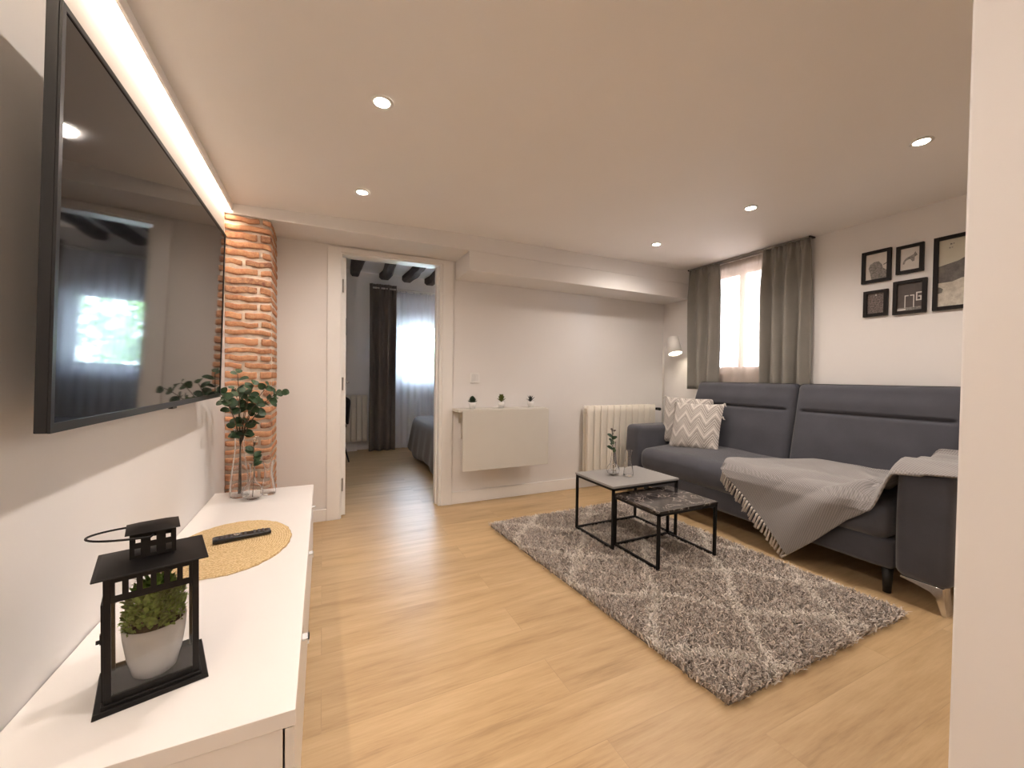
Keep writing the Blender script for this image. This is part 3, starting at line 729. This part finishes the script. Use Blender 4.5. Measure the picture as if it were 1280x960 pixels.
def sprig(name, label, base, top, mat, bl, s=1., seed=1):
    T = thing(name, label, 'flower', base); r = random.Random(seed); b = Vector(base); tp = Vector(top)
    pts = [b.lerp(tp, t)+Vector((.004*math.sin(t*4), 0, 0)) for t in np.linspace(0, 1, 8)]
    part('stem', MB().tube(pts, .0018*s, 6), M['stem'], T, smooth=True)
    lv = MB()
    for k in range(7):
        t = .50+.055*k; p = b.lerp(tp, t); a = r.uniform(-PI, PI)
        lv.leaf(p, (math.cos(a), .6*math.sin(a), .55), (0, -.7, .7), .044*s, .030*s, .1, 4, True)
    part('leaves', lv, M['euc'], T, smooth=True)
    for k in range(5):
        q = tp+Vector((r.uniform(-.012, .012), r.uniform(-.01, .01), r.uniform(-.015, .022)))*s
        f = MB()
        for m_ in range(6):
            a = m_*PI/3; f.leaf(q, (math.cos(a), math.sin(a)*.7-.3, .6), (0, 0, 1), .012*s, .010*s, .2, 3, True)
        part('blossom', f, bl, T, smooth=True)
        if k: part('stem', MB().tube([tp-Vector((0, 0, .03))*s, q], .001*s, 5), M['stem'], T, smooth=True)
    return T
sprig('flower_sprig', 'small cream blossom sprig with green leaves in the round sideboard vase', (-.335, 2.505, SZ+.012), (-.325, 2.49, .745), None, M['blossom'], 1.0, 3)
sprig('flower_sprig', 'small dark leafy sprig in the round vase on the grey table', (1.835, 2.20, .436), (1.80, 2.17, .745), None, M['bud'], 1.15, 8)

# ------------------------------------------------------------------ wall table, succulents, switch
WT = thing('folding_wall_table', 'beige fold-down table hung on the back wall right of the doorway', 'table', (1.43, BY, .3))
part('shelf', MB().box(1.0, 1.832, 3.118, BY-.001, .803, .825), M['desk'], WT, bevel=.002)
part('drop_leaf', MB().box(1.035, 1.842, 3.098, 3.115, .318, .818), M['desk'], WT, bevel=.002)
part('wall_rail', MB().box(1.06, 1.82, BY-.025, BY-.001, .70, .802), M['desk'], WT)
for x in (1.09, 1.78): part('support_bracket', MB().prism([(3.125, .80), (BY-.002, .80), (BY-.002, .56)], x-.01, x+.01, 'x'), M['desk'], WT)
def succulent(x, kind, label):
    S = thing('succulent', label, 'plant', (x, 3.19, .8255), group='small succulents on the wall table')
    part('pot', MB().lathe([(.001, 0), (.022, 0), (.0285, .03), (.031, .055), (.028, .055), (.025, .045), (.001, .045)], (0, 0, 0), 24), M['pot'], S, world=False, smooth=True)
    part('soil', MB().lathe([(.001, .046), (.0255, .047), (.001, .049)], (0, 0, 0), 20), M['soil'], S, world=False)
    l = MB(); r = random.Random(kind)
    if kind == 1:
        for ring_ in range(5):
            for k in range(9):
                a = k*2*PI/9+ring_*.4; e = .1+ring_*.24
                l.leaf((0, 0, .05+ring_*.006), (math.cos(a)*math.cos(e), math.sin(a)*math.cos(e), math.sin(e)), (0, 0, 1), .045-ring_*.003, .026, -.3, 4, True)
    elif kind == 2:
        for ring_ in range(3):
            for k in range(8):
                a = k*2*PI/8+ring_*.4; e = .15+ring_*.28
                l.leaf((0, 0, .058+ring_*.01), (math.cos(a)*math.cos(e), math.sin(a)*math.cos(e), math.sin(e)), (0, 0, 1), .042, .024, -.5, 4, True)
        l.tube([(0, 0, .045), (0, 0, .07)], .006, 8)
    else:
        for k in range(22):
            a = r.uniform(0, 2*PI); e = r.uniform(.5, 1.45); l.leaf((0, 0, .047), (math.cos(a)*math.cos(e), math.sin(a)*math.cos(e), math.sin(e)), (-math.cos(a), -math.sin(a), 1), r.uniform(.05, .075), .011, .12, 4)
    part('leaves', l, M['succ%d' % kind], S, world=False, smooth=True)
succulent(1.147, 1, 'dark bushy succulent in a white pot, left of the three on the wall table')
succulent(1.415, 2, 'yellow-green rosette succulent in a white pot, middle of the wall table')
succulent(1.705, 3, 'spiky dark succulent in a white pot, right of the three on the wall table')
SW = thing('light_switch', 'double white light switch on the back wall above the wall table', 'light switch', (1.2, BY, 1.04))
part('plate', MB().box(1.16, 1.245, BY-.009, BY-.0005, 1.043, 1.132), M['jamb'], SW, bevel=.002)
part('rocker', MB().box(1.172, 1.201, BY-.013, BY-.009, 1.058, 1.117), M['pot'], SW, bevel=.001); part('rocker', MB().box(1.204, 1.233, BY-.013, BY-.009, 1.058, 1.117), M['pot'], SW, bevel=.001)

# ------------------------------------------------------------------ floor lamp
FL = thing('floor_lamp', 'slim white floor lamp, lit, in the corner behind the sofa arm', 'lamp', (3.225, 3.10, 0))
part('base', MB().lathe([(.001, 0), (.10, 0), (.10, .012), (.02, .02), (.001, .02)], (3.225, 3.10, 0), 32), M['lamp'], FL, smooth=True)
part('pole', MB().tube([(3.225, 3.10, .015), (3.225, 3.10, 1.40), (3.235, 3.07, 1.44)], .009, 12), M['lamp'], FL, smooth=True)
ax = Vector((.12, .34, 1)).normalized(); sc_ = Vector((3.270, 2.985, 1.355)); q_ = ax.to_track_quat('Z', 'Y').to_matrix()
def lath_dir(prof, n=32):
    b = MB().lathe(prof, (0, 0, 0), n, close=True); b.v = [tuple(sc_+q_ @ Vector(v)) for v in b.v]; return b
part('shade', lath_dir([(.069, 0), (.054, .18), (.001, .183), (.001, .180), (.052, .176), (.066, 0)]), M['lamp'], FL, smooth=True)
bb = MB().lathe([(.001, .02), (.028, .03), (.034, .055), (.026, .085), (.013, .11), (.001, .112)], (0, 0, 0), 20); bb.v = [tuple(sc_+q_ @ Vector(v)) for v in bb.v]
part('bulb', bb, emis('lamp_bulb', (1, .87, .68), 60), FL, smooth=True)
dd = MB().lathe([(.001, .012), (.0645, .012), (.0645, .014), (.001, .014)], (0, 0, 0), 32); dd.v = [tuple(sc_+q_ @ Vector(v)) for v in dd.v]
part('diffuser', dd, emis('lamp_diffuser', (1, .87, .68), 14), FL, smooth=True)

# ------------------------------------------------------------------ sofa
SF = thing('sofa', 'large charcoal grey two-seat sofa along the right wall', 'sofa', (2.95, 1.87, 0))
S_ = M['sofa']
part('base_frame', MB().soft(2.625, 3.36, .985, 2.78, .13, .29, .02, (8, 16, 5)).box(3.22, 3.37, .99, 2.77, .25, .5), S_, SF, smooth=True)
def seatfn(p):
    t = max(0, min(1, (p[0]-2.6)/.55)); z = p[2]
    if z > .38: z = z+.035*t+.006*math.sin(p[1]*9)
    return (p[0], p[1], z)
for (y0, y1) in ((.99, 1.805), (1.81, 2.775)):
    pass
part('seat_cushion', MB().soft(2.595, 3.24, .99, 2.775, .272, .476, .075, (26, 40, 16), seatfn, (0.008, 0, .012)), S_, SF, smooth=True)
def arm(y0, y1, zt):
    def fn(p):
        t = (p[2]-.11)/(zt-.11)
        return (p[0]+.0*t-.012*math.sin(PI*t), p[1], p[2])
    return MB().soft(2.62, 3.33, y0, y1, .12, zt, .045, (22, 12, 24), fn)
part('armrest', arm(2.785, 2.975, .665), S_, SF, smooth=True); part('armrest', arm(.775, .982, .66), S_, SF, smooth=True)
def back(y0, y1, slopeL, seed):
    H0, H1 = .40, 1.075; yc = (y0+y1)/2; hy = (y1-y0)/2
    def fn(p):
        t = (p[2]-H0)/(H1-H0); x = p[0]+(.135 if p[0] < 3.19 else .04)*t
        front = p[0] < 3.20
        if front:
            e = abs(p[1]-yc)/hy
            wgt = 1 if e < .86 else max(0, 1-(e-.86)/.06)
            x += .026*math.exp(-((p[2]-.875)/.011)**2)*wgt
            x -= .014*math.exp(-((p[2]-.955)/.05)**2)*(1-e**4)
            x -= .012*math.exp(-((p[2]-.70)/.10)**2)*(1-e**4)
        y = p[1]
        if slopeL: # outer edge slants inward towards the top
            tt = max(0, (p[1]-yc)/hy); y -= .10*t*tt*tt
        return (x, y, p[2]-.0*t)
    b = MB()
    b.soft(3.105, 3.265, y0, y1, H0, H1, .04, (6, 48, 90), fn, (.012, 0, 0)); return b
part('backrest', back(1.806, 2.775, True, 1), S_, SF, smooth=True); part('backrest', back(.90, 1.794, False, 2), S_, SF, smooth=True)
def chromeleg(y0, y1, yf):
    # bracket bar under the arm curving into a slanted foot (thin blade), front face in the y-z plane
    top = [(y0, .125), (y0+(y1-y0)*.45, .122), (y1, .122)]
    s = 1 if y1 > y0 else -1
    poly = [(y0, .128), (y1, .128), (y1-s*.000, .11), (yf+s*.0, .0), (yf-s*.018, .0), (yf-s*.040, .075), (yf-s*.06, .094), (y0+s*.06, .108), (y0, .120)]
    if s > 0: poly = poly
    return MB().prism(poly, 2.628, 2.652, 'x').prism([(y1-s*.012, .128), (y1, .128), (yf, 0), (yf-s*.014, 0)], 2.652, 2.70, 'x')
part('chrome_leg', chromeleg(.955, .800, .785), M['chrome'], SF, bevel=.002); part('chrome_leg', chromeleg(2.81, 2.955, 2.97), M['chrome'], SF, bevel=.002)
for (x, y) in ((2.67, 1.02), (2.67, 2.74), (3.28, .88), (3.28, 2.9)): part('leg', MB().tube([(x, y, 0), (x, y, .135)], [.017, .024], 14), M['leg_black'], SF, smooth=True)

# cushions
def cushion(label, loc, rot, s=.45, th=.13):
    T = thing('cushion', label, 'cushion', loc, group='chevron cushions on the sofa'); T.rotation_euler = rot
    mb = MB(); n = 28; h = s/2; uv = []
    for side in (1, -1):
        for j in range(n+1):
            for i in range(n+1):
                u, v = 2*i/n-1, 2*j/n-1
                k = ((1-u**2)*(1-v**2)); d = th/2*(max(0, k)**.42)
                pu = 1-.05*(1-abs(v)**1.5)*0-.045*(1-u*u)*0
                x = u*h*(1-.045*(1-v*v)); y = v*h*(1-.045*(1-u*u))
                mb.v.append((x, side*d*(1+.06*math.sin(u*7+v*5)), y)); uv.append((i/n, j/n))
    nn = (n+1)**2
    for j in range(n):
        for i in range(n):
            a = j*(n+1)+i; mb.f.append((a, a+n+1, a+n+2, a+1)); mb.f.append((nn+a, nn+a+1, nn+a+n+2, nn+a+n+1)); mb.m += [0, 0]
    mb.uv = uv
    part('cover', mb, M['zig'], T, world=False, smooth=True)
    for (a, b) in ((-1, 1), (1, 1), (1, .45), (-1, -1), (1, -1)):
        q = Vector((a*h, 0, b*h)); t = MB()
        t.soft(q.x-.009, q.x+.009, -.009, .009, q.z-.009, q.z+.009, .009, (4, 4, 4))
        for k in range(6): t.tube([q, q+Vector((a*.014+random.uniform(-.006, .006), random.uniform(-.008, .008), -.02))], [.003, .002], 5)
        part('tassel', t, M['tassel'], T, world=False, smooth=True)
    return T
# local y = thickness; face -y outwards
cushion('cream and grey chevron cushion at the back, leaning on the sofa arm', (3.065, 2.655, .712), (math.radians(-15), math.radians(1), math.radians(-90+24)), .44)
cushion('cream and grey chevron cushion in front, lying against the other cushion', (2.985, 2.485, .682), (math.radians(-20), math.radians(-1), math.radians(-90+17)), .43)

# ------------------------------------------------------------------ throw blanket
def spread(y, d):
    # drape surface: d>0 back over the seat, d<0 down the front; arm for small y
    seat_z = .492+.035*max(0, min(1, d/.55))
    sm = lambda a: a*a*(3-2*a)
    t = sm(max(0, min(1, (1.075-y)/.10)))        # 0 seat .. 1 arm
    z = seat_z*(1-t)+.672*t
    xf = 2.585
    R = .06
    if d >= 0:
        a = max(0, 1-d/R) if d < R else 0
        x = xf+R*.35+d*.94; z -= .025*a*a
        if d > .53: z += (d-.53)*1.2; x = min(x, 3.12)
    else:
        q = -d; x = xf+R*.35*max(0, 1-q/.05); z = z-.025-q
        if t > 0: z += 0
    return Vector((x, y, z))
def interp(P, s):
    L = [0]
    for a, b in zip(P[:-1], P[1:]): L.append(L[-1]+math.dist(a, b))
    q = s*L[-1]
    for i in range(len(P)-1):
        if q <= L[i+1] or i == len(P)-2:
            u = (q-L[i])/(L[i+1]-L[i]); return (P[i][0]+(P[i+1][0]-P[i][0])*u, P[i][1]+(P[i+1][1]-P[i][1])*u)
backE = [(1.93, .02), (1.94, .25), (1.74, .47), (1.5, .53), (1.2, .55), (1.02, .57), (.70, .57)]
frontE = [(1.92, .0), (1.45, -.42), (1.27, -.25), (1.10, -.06), (1.03, .0), (.95, .012), (.70, .012)]
# parameterise by hand-matched stations
SB_ = [(0, 1.93, .03), (.12, 1.95, .20), (.30, 1.80, .42), (.45, 1.60, .51), (.6, 1.35, .54), (.72, 1.15, .555), (.80, 1.04, .56), (1., .70, .56)]
SF_ = [(0, 1.92, -.005), (.12, 1.755, -.145), (.30, 1.51, -.365), (.345, 1.45, -.43), (.45, 1.32, -.30), (.6, 1.17, -.13), (.72, 1.075, -.05), (.80, 1.0, -.015), (1., .70, .02)]
def st(T, s):
    for a, b in zip(T[:-1], T[1:]):
        if s <= b[0]: u = (s-a[0])/(b[0]-a[0]); return (a[1]+(b[1]-a[1])*u, a[2]+(b[2]-a[2])*u)
    return T[-1][1:]
bl = MB(); nu, nv = 150, 90; uv = []
for j in range(nv+1):
    for i in range(nu+1):
        s, t = i/nu, j/nv; a = st(SB_, s); b = st(SF_, s)
        y, d = a[0]+(b[0]-a[0])*t, a[1]+(b[1]-a[1])*t
        p = spread(y, d)
        # folds radiating from the arm towards the seat
        ang = math.atan2(d-.15, y-1.05+1e-6); rr = math.hypot(d-.15, y-1.05)
        w = .026*math.sin(ang*8+1.0+1.8*rr)*min(1, rr*4)*math.exp(-rr*.8)+.005*math.sin(y*17+d*11)
        if y < 1.09: w = .010*math.sin(d*30+y*5)+.012*math.exp(-((d-.12)/.04)**2)
        w += .03*math.exp(-((y-1.13)/.045)**2)*(1 if d > -.05 else .3)*math.exp(-((d-.1)/.25)**2)
        if d >= 0: p += Vector((0, 0, .017+max(-.011, w)))
        else: p += Vector((-.017-max(-.011, w)*.9, 0, 0)); 
        bl.v.append(tuple(p)); uv.append((y+d*.35, d-y*.35))
for j in range(nv):
    for i in range(nu): a = j*(nu+1)+i; bl.f.append((a, a+1, a+nu+2, a+nu+1)); bl.m.append(0)
bl.uv = uv
BLK = thing('throw_blanket', 'light grey knitted throw with fringe draped over the right arm and seat of the sofa', 'blanket', (2.8, 1.4, .45))
part('knit_cloth', bl, M['blanket'], BLK, smooth=True, solid=.009)
r = random.Random(2)
for k in range(27):
    s = .345*(k+.4)/27; y, d = st(SF_, s); p = spread(y, min(d, -.001))+Vector((-.012, 0, 0)); L = r.uniform(.062, .082)
    dr = Vector((r.uniform(-.25, 0), .30+r.uniform(-.15, .15), -1)).normalized()
    q1 = p+dr*L*.3; q2 = p+dr*L
    q2.z = max(q2.z, .012)
    t = MB().tube([p, p+dr*.008, q1, q2], [.005, .0085, .0055, .0085], 7)
    for m_ in range(3): t.tube([q1, q2+Vector((r.uniform(-.005, .005), r.uniform(-.007, .007), -.006))], [.003, .002], 5)
    part('tassel', t, M['fringe'], BLK, smooth=True)

# ------------------------------------------------------------------ nest of tables
def side_table(name, label, x0, x1, y0, y1, zt, topm, th):
    T = thing(name, label, 'table', ((x0+x1)/2, (y0+y1)/2, .026)); s = .0155
    part('tabletop', MB().box(x0-.004, x1+.004, y0-.004, y1+.004, zt-th, zt), topm, T, bevel=.002)
    part('apron', MB().box(x0, x1, y0, y0+s, zt-th-s, zt-th).box(x0, x1, y1-s, y1, zt-th-s, zt-th).box(x0, x0+s, y0, y1, zt-th-s, zt-th).box(x1-s, x1, y0, y1, zt-th-s, zt-th), M['black'], T)
    for (x, y) in ((x0, y0), (x1-s, y0), (x0, y1-s), (x1-s, y1-s)): part('leg', MB().box(x, x+s, y, y+s, .026, zt-th-s), M['black'], T, bevel=.001)
    for x in (x0, x1-s): part('floor_rail', MB().box(x, x+s, y0+s, y1-s, .026, .026+s), M['black'], T)
    part('floor_rail', MB().box(x0+s, x1-s, y1-s, y1, .026, .026+s), M['black'], T)
    return T
side_table('nesting_table', 'larger side table with grey top and black frame, on the rug', 1.635, 2.19, 1.955, 2.36, .425, M['grey_top'], .014)
side_table('nesting_table', 'smaller side table with dark marble top, nested under the grey one', 1.69, 2.165, 1.635, 2.015, .36, M['marble'], .014)

# ------------------------------------------------------------------ rug
RG = thing('shaggy_rug', 'grey shaggy rug with pale diamond lattice on the wood floor', 'rug', (1.85, 1.78, 0))
rc = [(1.235, .875), (2.462, .872), (2.412, 2.712), (1.118, 2.682)]
part('backing', MB().prism([(1.24, .878), (2.468, .878), (2.414, 2.712), (1.118, 2.684)], .001, .010, 'z'), M['rugbase'], RG)
NT = 88000
u = rng.random(NT); v = rng.random(NT); rcA = np.array(rc)
P = ((1-u)*(1-v))[:,None]*rcA[0]+(u*(1-v))[:,None]*rcA[1]+(u*v)[:,None]*rcA[2]+((1-u)*v)[:,None]*rcA[3]
P = P+rng.normal(0, .007, P.shape)+.004*np.sin(P[:,::-1]*np.array([41, 37])+1)
wob = lambda P, a: .018*np.sin(P[:,0]*13+a)+.014*np.sin(P[:,1]*17+a*2)+.008*np.sin(P[:,0]*31+P[:,1]*23)
def dist_lines(val, c0, sp, nrm): q = (val-c0)/sp; return np.abs(q-np.round(q))*sp/nrm
d1 = dist_lines(P[:,1]-1.17*P[:,0]+wob(P, 1), .35, .61, math.hypot(1, 1.17)); d2 = dist_lines(P[:,1]+.83*P[:,0]+wob(P, 3), 2.2, .48, math.hypot(1, .83))
dm = np.minimum(d1, d2)+rng.normal(0, .006, NT)
white = np.clip(1-(dm-.013)/.016, 0, 1)*np.where(rng.random(NT) < .85, 1, .15)
base = np.array([.57, .49, .425])*(.45+.95*rng.random(NT)[:,None]); pale = np.array([.90, .83, .75])*(.85+.15*rng.random(NT)[:,None])
fl_ = rng.random(NT) < .14; base[fl_] = np.array([.62, .57, .52])
colr = base*(1-white[:,None])+pale*white[:,None]
clump = .5+.5*np.sin(P[:,0]*60+np.sin(P[:,1]*45)*2)*np.sin(P[:,1]*55+np.sin(P[:,0]*50)*2)
ang = rng.random(NT)*2*PI*.8+np.sin(P[:,0]*40)*2+np.cos(P[:,1]*36)*2; lean = .008+.017*rng.random(NT); hgt = .017+.011*rng.random(NT)+.004*clump
dirx = np.cos(ang); diry = np.sin(ang); wd = .0021+.0012*rng.random(NT); sa = rng.random(NT)*2*PI
sx = np.cos(sa)*wd; sy = np.sin(sa)*wd
V = np.zeros((NT, 6, 3), dtype=np.float32)
for lv, (tt, wf_) in enumerate(((0, 1.), (.6, 1.), (1., .5))):
    ex = ((P[:,0]-1.80)/.66)**9*.006; ey = ((P[:,1]-1.79)/.93)**9*.006
    cx_ = P[:,0]+np.clip(ex, -.008, .008)*tt+dirx*lean*tt**1.6; cy_ = P[:,1]+np.clip(ey, -.008, .008)*tt+diry*lean*tt**1.6; cz_ = .008+hgt*np.sin(tt*PI/2*.95)
    V[:,2*lv,0] = cx_-sx*wf_; V[:,2*lv,1] = cy_-sy*wf_; V[:,2*lv,2] = cz_
    V[:,2*lv+1,0] = cx_+sx*wf_; V[:,2*lv+1,1] = cy_+sy*wf_; V[:,2*lv+1,2] = cz_
V[:,:,0] -= 1.85; V[:,:,1] -= 1.78
me = bpy.data.meshes.new('pile'); me.vertices.add(NT*6); me.vertices.foreach_set('co', V.ravel())
q = np.arange(NT)[:,None]*6+np.array([0, 1, 3, 2, 2, 3, 5, 4])[None]
me.loops.add(NT*8); me.loops.foreach_set('vertex_index', q.ravel().astype(np.int32))
me.polygons.add(NT*2); me.polygons.foreach_set('loop_start', np.arange(0, NT*8, 4, dtype=np.int32)); me.polygons.foreach_set('loop_total', np.full(NT*2, 4, dtype=np.int32))
me.polygons.foreach_set('use_smooth', np.ones(NT*2, dtype=bool)); me.update(calc_edges=True)
ca = me.color_attributes.new('Col', 'FLOAT_COLOR', 'POINT'); ca.data.foreach_set('color', np.repeat(np.concatenate([colr, np.ones((NT, 1))], 1), 6, axis=0).astype(np.float32).ravel())
me.materials.append(M['pile']); o = bpy.data.objects.new('pile', me); C.objects.link(o); o.parent = RG; o['kind'] = 'stuff'

# ------------------------------------------------------------------ pictures on the right wall
def flat(name, col, col2=None, sc=30, rough=.6):
    m, t, p = nt(name); co = N(t, 'ShaderNodeTexCoord').outputs['Object']
    t.links.new(ramp(t, noise(t, co, sc, 5, .7), [(.36, col), (.64, col2 or col)]), p.inputs['Base Color']); p.inputs['Roughness'].default_value = rough; return m
PX = RX
def picture(label, yL, yR, z0, z1, fw, layers):
    T = thing('picture_frame', label, 'picture', (PX, (yL+yR)/2, z0), group='black framed pictures above the sofa')
    f = MB(); d0, d1 = PX-.020, PX-.0005
    f.box(d0, d1, yL-fw, yL, z0, z1).box(d0, d1, yR, yR+fw, z0, z1).box(d0, d1, yR+fw, yL-fw, z0, z0+fw).box(d0, d1, yR+fw, yL-fw, z1-fw, z1)
    part('frame', f, M['frame'], T, bevel=.001)
    a0, a1, b0, b1 = yL-fw, yR+fw, z0+fw, z1-fw; W_, H_ = a0-a1, b1-b0
    mats = []; pr = MB()
    for k, (m, poly) in enumerate(layers):
        mats.append(m); pr.mi = k
        pr.prism([(a0-u*W_, b0+v*H_) for u, v in poly], PX-.008-.0004*k, PX-.0075-.0004*k, 'x')
    part('print', pr, mats, T)
paper = flat('print_paper', (.62, .58, .54), (.66, .62, .58)); ink = flat('print_grey', (.12, .11, .10), (.34, .31, .29), 90); inkd = flat('print_dark', (.05, .042, .038), (.11, .09, .08), 20)
full = [(0, 0), (1, 0), (1, 1), (0, 1)]
blob = [(.28+.0, .0), (.22, .25), (.13, .45), (.2, .6), (.4, .68), (.6, .68), (.75, .55), (.8, .4), (.98, .3), (1, 0)]
tick = [(.82, .5), (.98, .56), (.97, .6), (.82, .54)]
picture('black framed print of a dark rounded shape on white, upper left of the small four', 1.489, 1.330, 1.775, 1.992, .021, [(paper, full), (ink, blob), (ink, tick)])
bird = [(.12, .3), (.2, .28), (.3, .45), (.5, .5), (.62, .36), (.72, .38), (.74, .55), (.88, .62), (.76, .8), (.68, .68), (.5, .62), (.28, .55), (.15, .42)]
picture('black framed print of a small grey figure on white, upper right of the small four', 1.304, 1.170, 1.80, 1.981, .020, [(paper, full), (ink, bird)])
tex = flat('print_texture', (.04, .03, .028), (.24, .19, .17), 120)
picture('smallest black framed dark textured print, lower left of the small four', 1.474, 1.341, 1.543, 1.72, .021, [(tex, full), (paper, [(.45, .88), (.55, .88), (.52, .97), (.47, .97)])])
brn = flat('print_brown', (.075, .06, .055), (.10, .08, .072), 15)
def bar(a, b, c_, d_): return [(a, c_), (b, c_), (b, d_), (a, d_)]
picture('black framed dark print with white outlined shapes, lower right of the small four', 1.315, 1.152, 1.538, 1.755, .021,
        [(brn, full), (ink, bar(0, 1, 0, .12)), (paper, bar(.0, .35, .02, .08)), (paper, bar(.30, .335, .1, .56)), (paper, bar(.30, .46, .53, .565)), (paper, bar(.52, .68, .53, .565)), (paper, bar(.65, .69, .1, .56)),
         (paper, bar(.76, .81, .33, .64)), (paper, bar(.76, .98, .60, .64)), (paper, bar(.76, .98, .33, .37)), (paper, bar(.93, .98, .33, .5)), (paper, bar(.85, .98, .46, .5))])
sky_ = flat('print_sky', (.50, .47, .38), (.55, .52, .43), 6); mtn = flat('print_mountain', (.10, .09, .085), (.17, .155, .14), 25); sno = flat('print_snow', (.42, .38, .32), (.62, .58, .50), 30)
picture('large black framed mountain landscape print, partly behind the near wall', 1.125, .80, 1.538, 1.983, .022,
        [(sky_, full), (mtn, [(0, .36), (1, .36), (1, .62), (.85, .86), (.72, .92), (.62, .80), (.5, .74), (.3, .66), (0, .61)]), (sno, [(0, 0), (1, 0), (1, .42), (.6, .42), (.35, .40), (.15, .34), (0, .36)]),
         (mtn, [(.0, .2), (.06, .21), (.08, .26), (.04, .29), (0, .3)]), (mtn, [(.42, .26), (.55, .27), (.6, .33), (.5, .34), (.42, .3)]),
         (ink, bar(.17, .2, .915, .935)), (ink, bar(.215, .235, .92, .935)), (ink, bar(.155, .18, .86, .88)), (ink, bar(.195, .215, .865, .88))])

# ------------------------------------------------------------------ lights
def lamp(name, ty, loc, energy, col, rot=(0, 0, 0), **k):
    l = bpy.data.lights.new(name, ty); l.energy = energy; l.color = col
    for a, b in k.items(): setattr(l, a, b)
    o = bpy.data.objects.new(name, l); C.objects.link(o); o.location = loc; o.rotation_euler = rot; return o
SPOT = 28.
bulbm = emis('downlight_bulb', (1, .88, .72), 45)
dn = None
spots = [(.205, .79), (.205, 1.637), (.205, 2.484), (2.47, .869), (2.47, 1.674), (2.465, 2.467), (2.47, -.4), (.205, -1.3)]  # last two are unseen, added outside the view as fill
labels = ['recessed ceiling downlight near the camera, above the near end of the sideboard', 'recessed ceiling downlight nearest the television, on the left side of the ceiling',
          'recessed ceiling downlight on the left, just before the doorway', 'recessed ceiling downlight at the far right, nearest the near wall', 'recessed ceiling downlight on the right, middle of its row',
          'recessed ceiling downlight nearest the beam and the window', 'unseen fill downlight added behind the near wall', 'unseen fill downlight added overhead behind the camera']
for k, (x, y) in enumerate(spots):
    zz = zc(x)
    if dn is None:
        dn = thing('downlight', labels[0], 'ceiling light', (x, y, zz), group='recessed downlights')
        part('trim_ring', MB().lathe([(.028, -.001), (.041, -.001), (.043, -.004), (.030, -.006)], (0, 0, 0), 28, close=True), M['lamp'], dn, world=False, smooth=True)
        part('bulb', MB().lathe([(.001, -.002), (.0285, -.002), (.0285, -.005), (.001, -.006)], (0, 0, 0), 24), bulbm, dn, world=False, smooth=True)
        o = dn
    else: o = copy_tree(dn); o.location = (x, y, zz)
    o['label'] = labels[k]
    lamp('spot', 'SPOT', (x, y, zz-.012), SPOT, WARM, (0, 0, 0), spot_size=math.radians(165), spot_blend=.9, shadow_soft_size=.035)
# unseen lamp added to fill the dark bedroom, beyond the door frame
WL = thing('bedroom_fill_lamp', 'unseen warm fill lamp added in the bedroom, hidden by the door frame', 'lamp', (2.7, BR+.08, 1.75))
part('back_plate', MB().box(2.65, 2.75, BR+.055, BR+.08, 1.7, 1.8), M['lamp'], WL, bevel=.004)
part('lamp_shade', MB().lathe([(.06, -.07), (.08, .08), (.077, .08), (.057, -.07)], (2.7, BR-.04, 1.75), 28, close=True), M['lamp'], WL, smooth=True)
part('arm', MB().tube([(2.7, BR+.06, 1.75), (2.7, BR-.04, 1.75)], .008, 8), M['lamp'], WL, smooth=True)
part('bulb', MB().soft(2.67, 2.73, BR-.07, BR-.01, 1.76, 1.83, .03, (6, 6, 6)), emis('fill_bulb', (1, .78, .55), 30), WL, smooth=True)
lamp('bedroom_fill_light', 'POINT', (2.7, BR-.04, 1.86), 26, (1, .84, .70), shadow_soft_size=.04)
# light strip in the cove
single('led_strip', MB().box(-.538, -.508, REAR+.1, BF-.002, 2.135, 2.14), emis('led_strip', (1, .82, .64), 30), 'glowing warm light strip hidden behind the plaster lip above the television', 'light strip')
# daylight
for nm, loc, rot, sx_, sy_ in (('portal', (RX+.24, 2.45, 1.65), (0, math.radians(90), 0), .95, .62), ('portal', (1.365, BR+.24, 1.48), (math.radians(-90), 0, 0), .74, .9)):
    o = lamp(nm, 'AREA', loc, 1, (1, 1, 1), rot, shape='RECTANGLE', size=sx_, size_y=sy_); o.data.cycles.is_portal = True
wd = bpy.data.worlds.new('World'); bpy.context.scene.world = wd; wd.use_nodes = True
bg = wd.node_tree.nodes['Background']; bg.inputs[0].default_value = (.66, .80, 1, 1); bg.inputs[1].default_value = 34.
lamp('sun', 'SUN', (0, 0, 10), 9, (1, .93, .84), (math.radians(25), math.radians(-40), 0), angle=.01)

# ------------------------------------------------------------------ camera
f_px = 498.8967829120569
def nrm(a): a = np.array(a, float); return a/np.linalg.norm(a)
Yv = nrm((403-640, 480-468, -f_px)); Xv = nrm((1690-640, 480-484, -f_px)); Zv = np.cross(Xv, Yv)
R3 = Matrix([list(Xv), list(Yv), list(Zv)])      # camera -> world
cam = bpy.data.cameras.new('camera'); cam.sensor_width = 36; cam.lens = f_px/1280*36; cam.clip_start = .02
co = bpy.data.objects.new('camera', cam); C.objects.link(co); co.matrix_world = Matrix.Translation((0, 0, 1.10)) @ R3.to_4x4()
sc = bpy.context.scene; sc.camera = co
vs_ = sc.view_settings; vs_.view_transform = 'Standard'; vs_.look = 'None'; vs_.exposure = .60; vs_.gamma = 1; vs_.use_curve_mapping = False
for o in bpy.data.objects:
    if 'root' in o: del o['root']
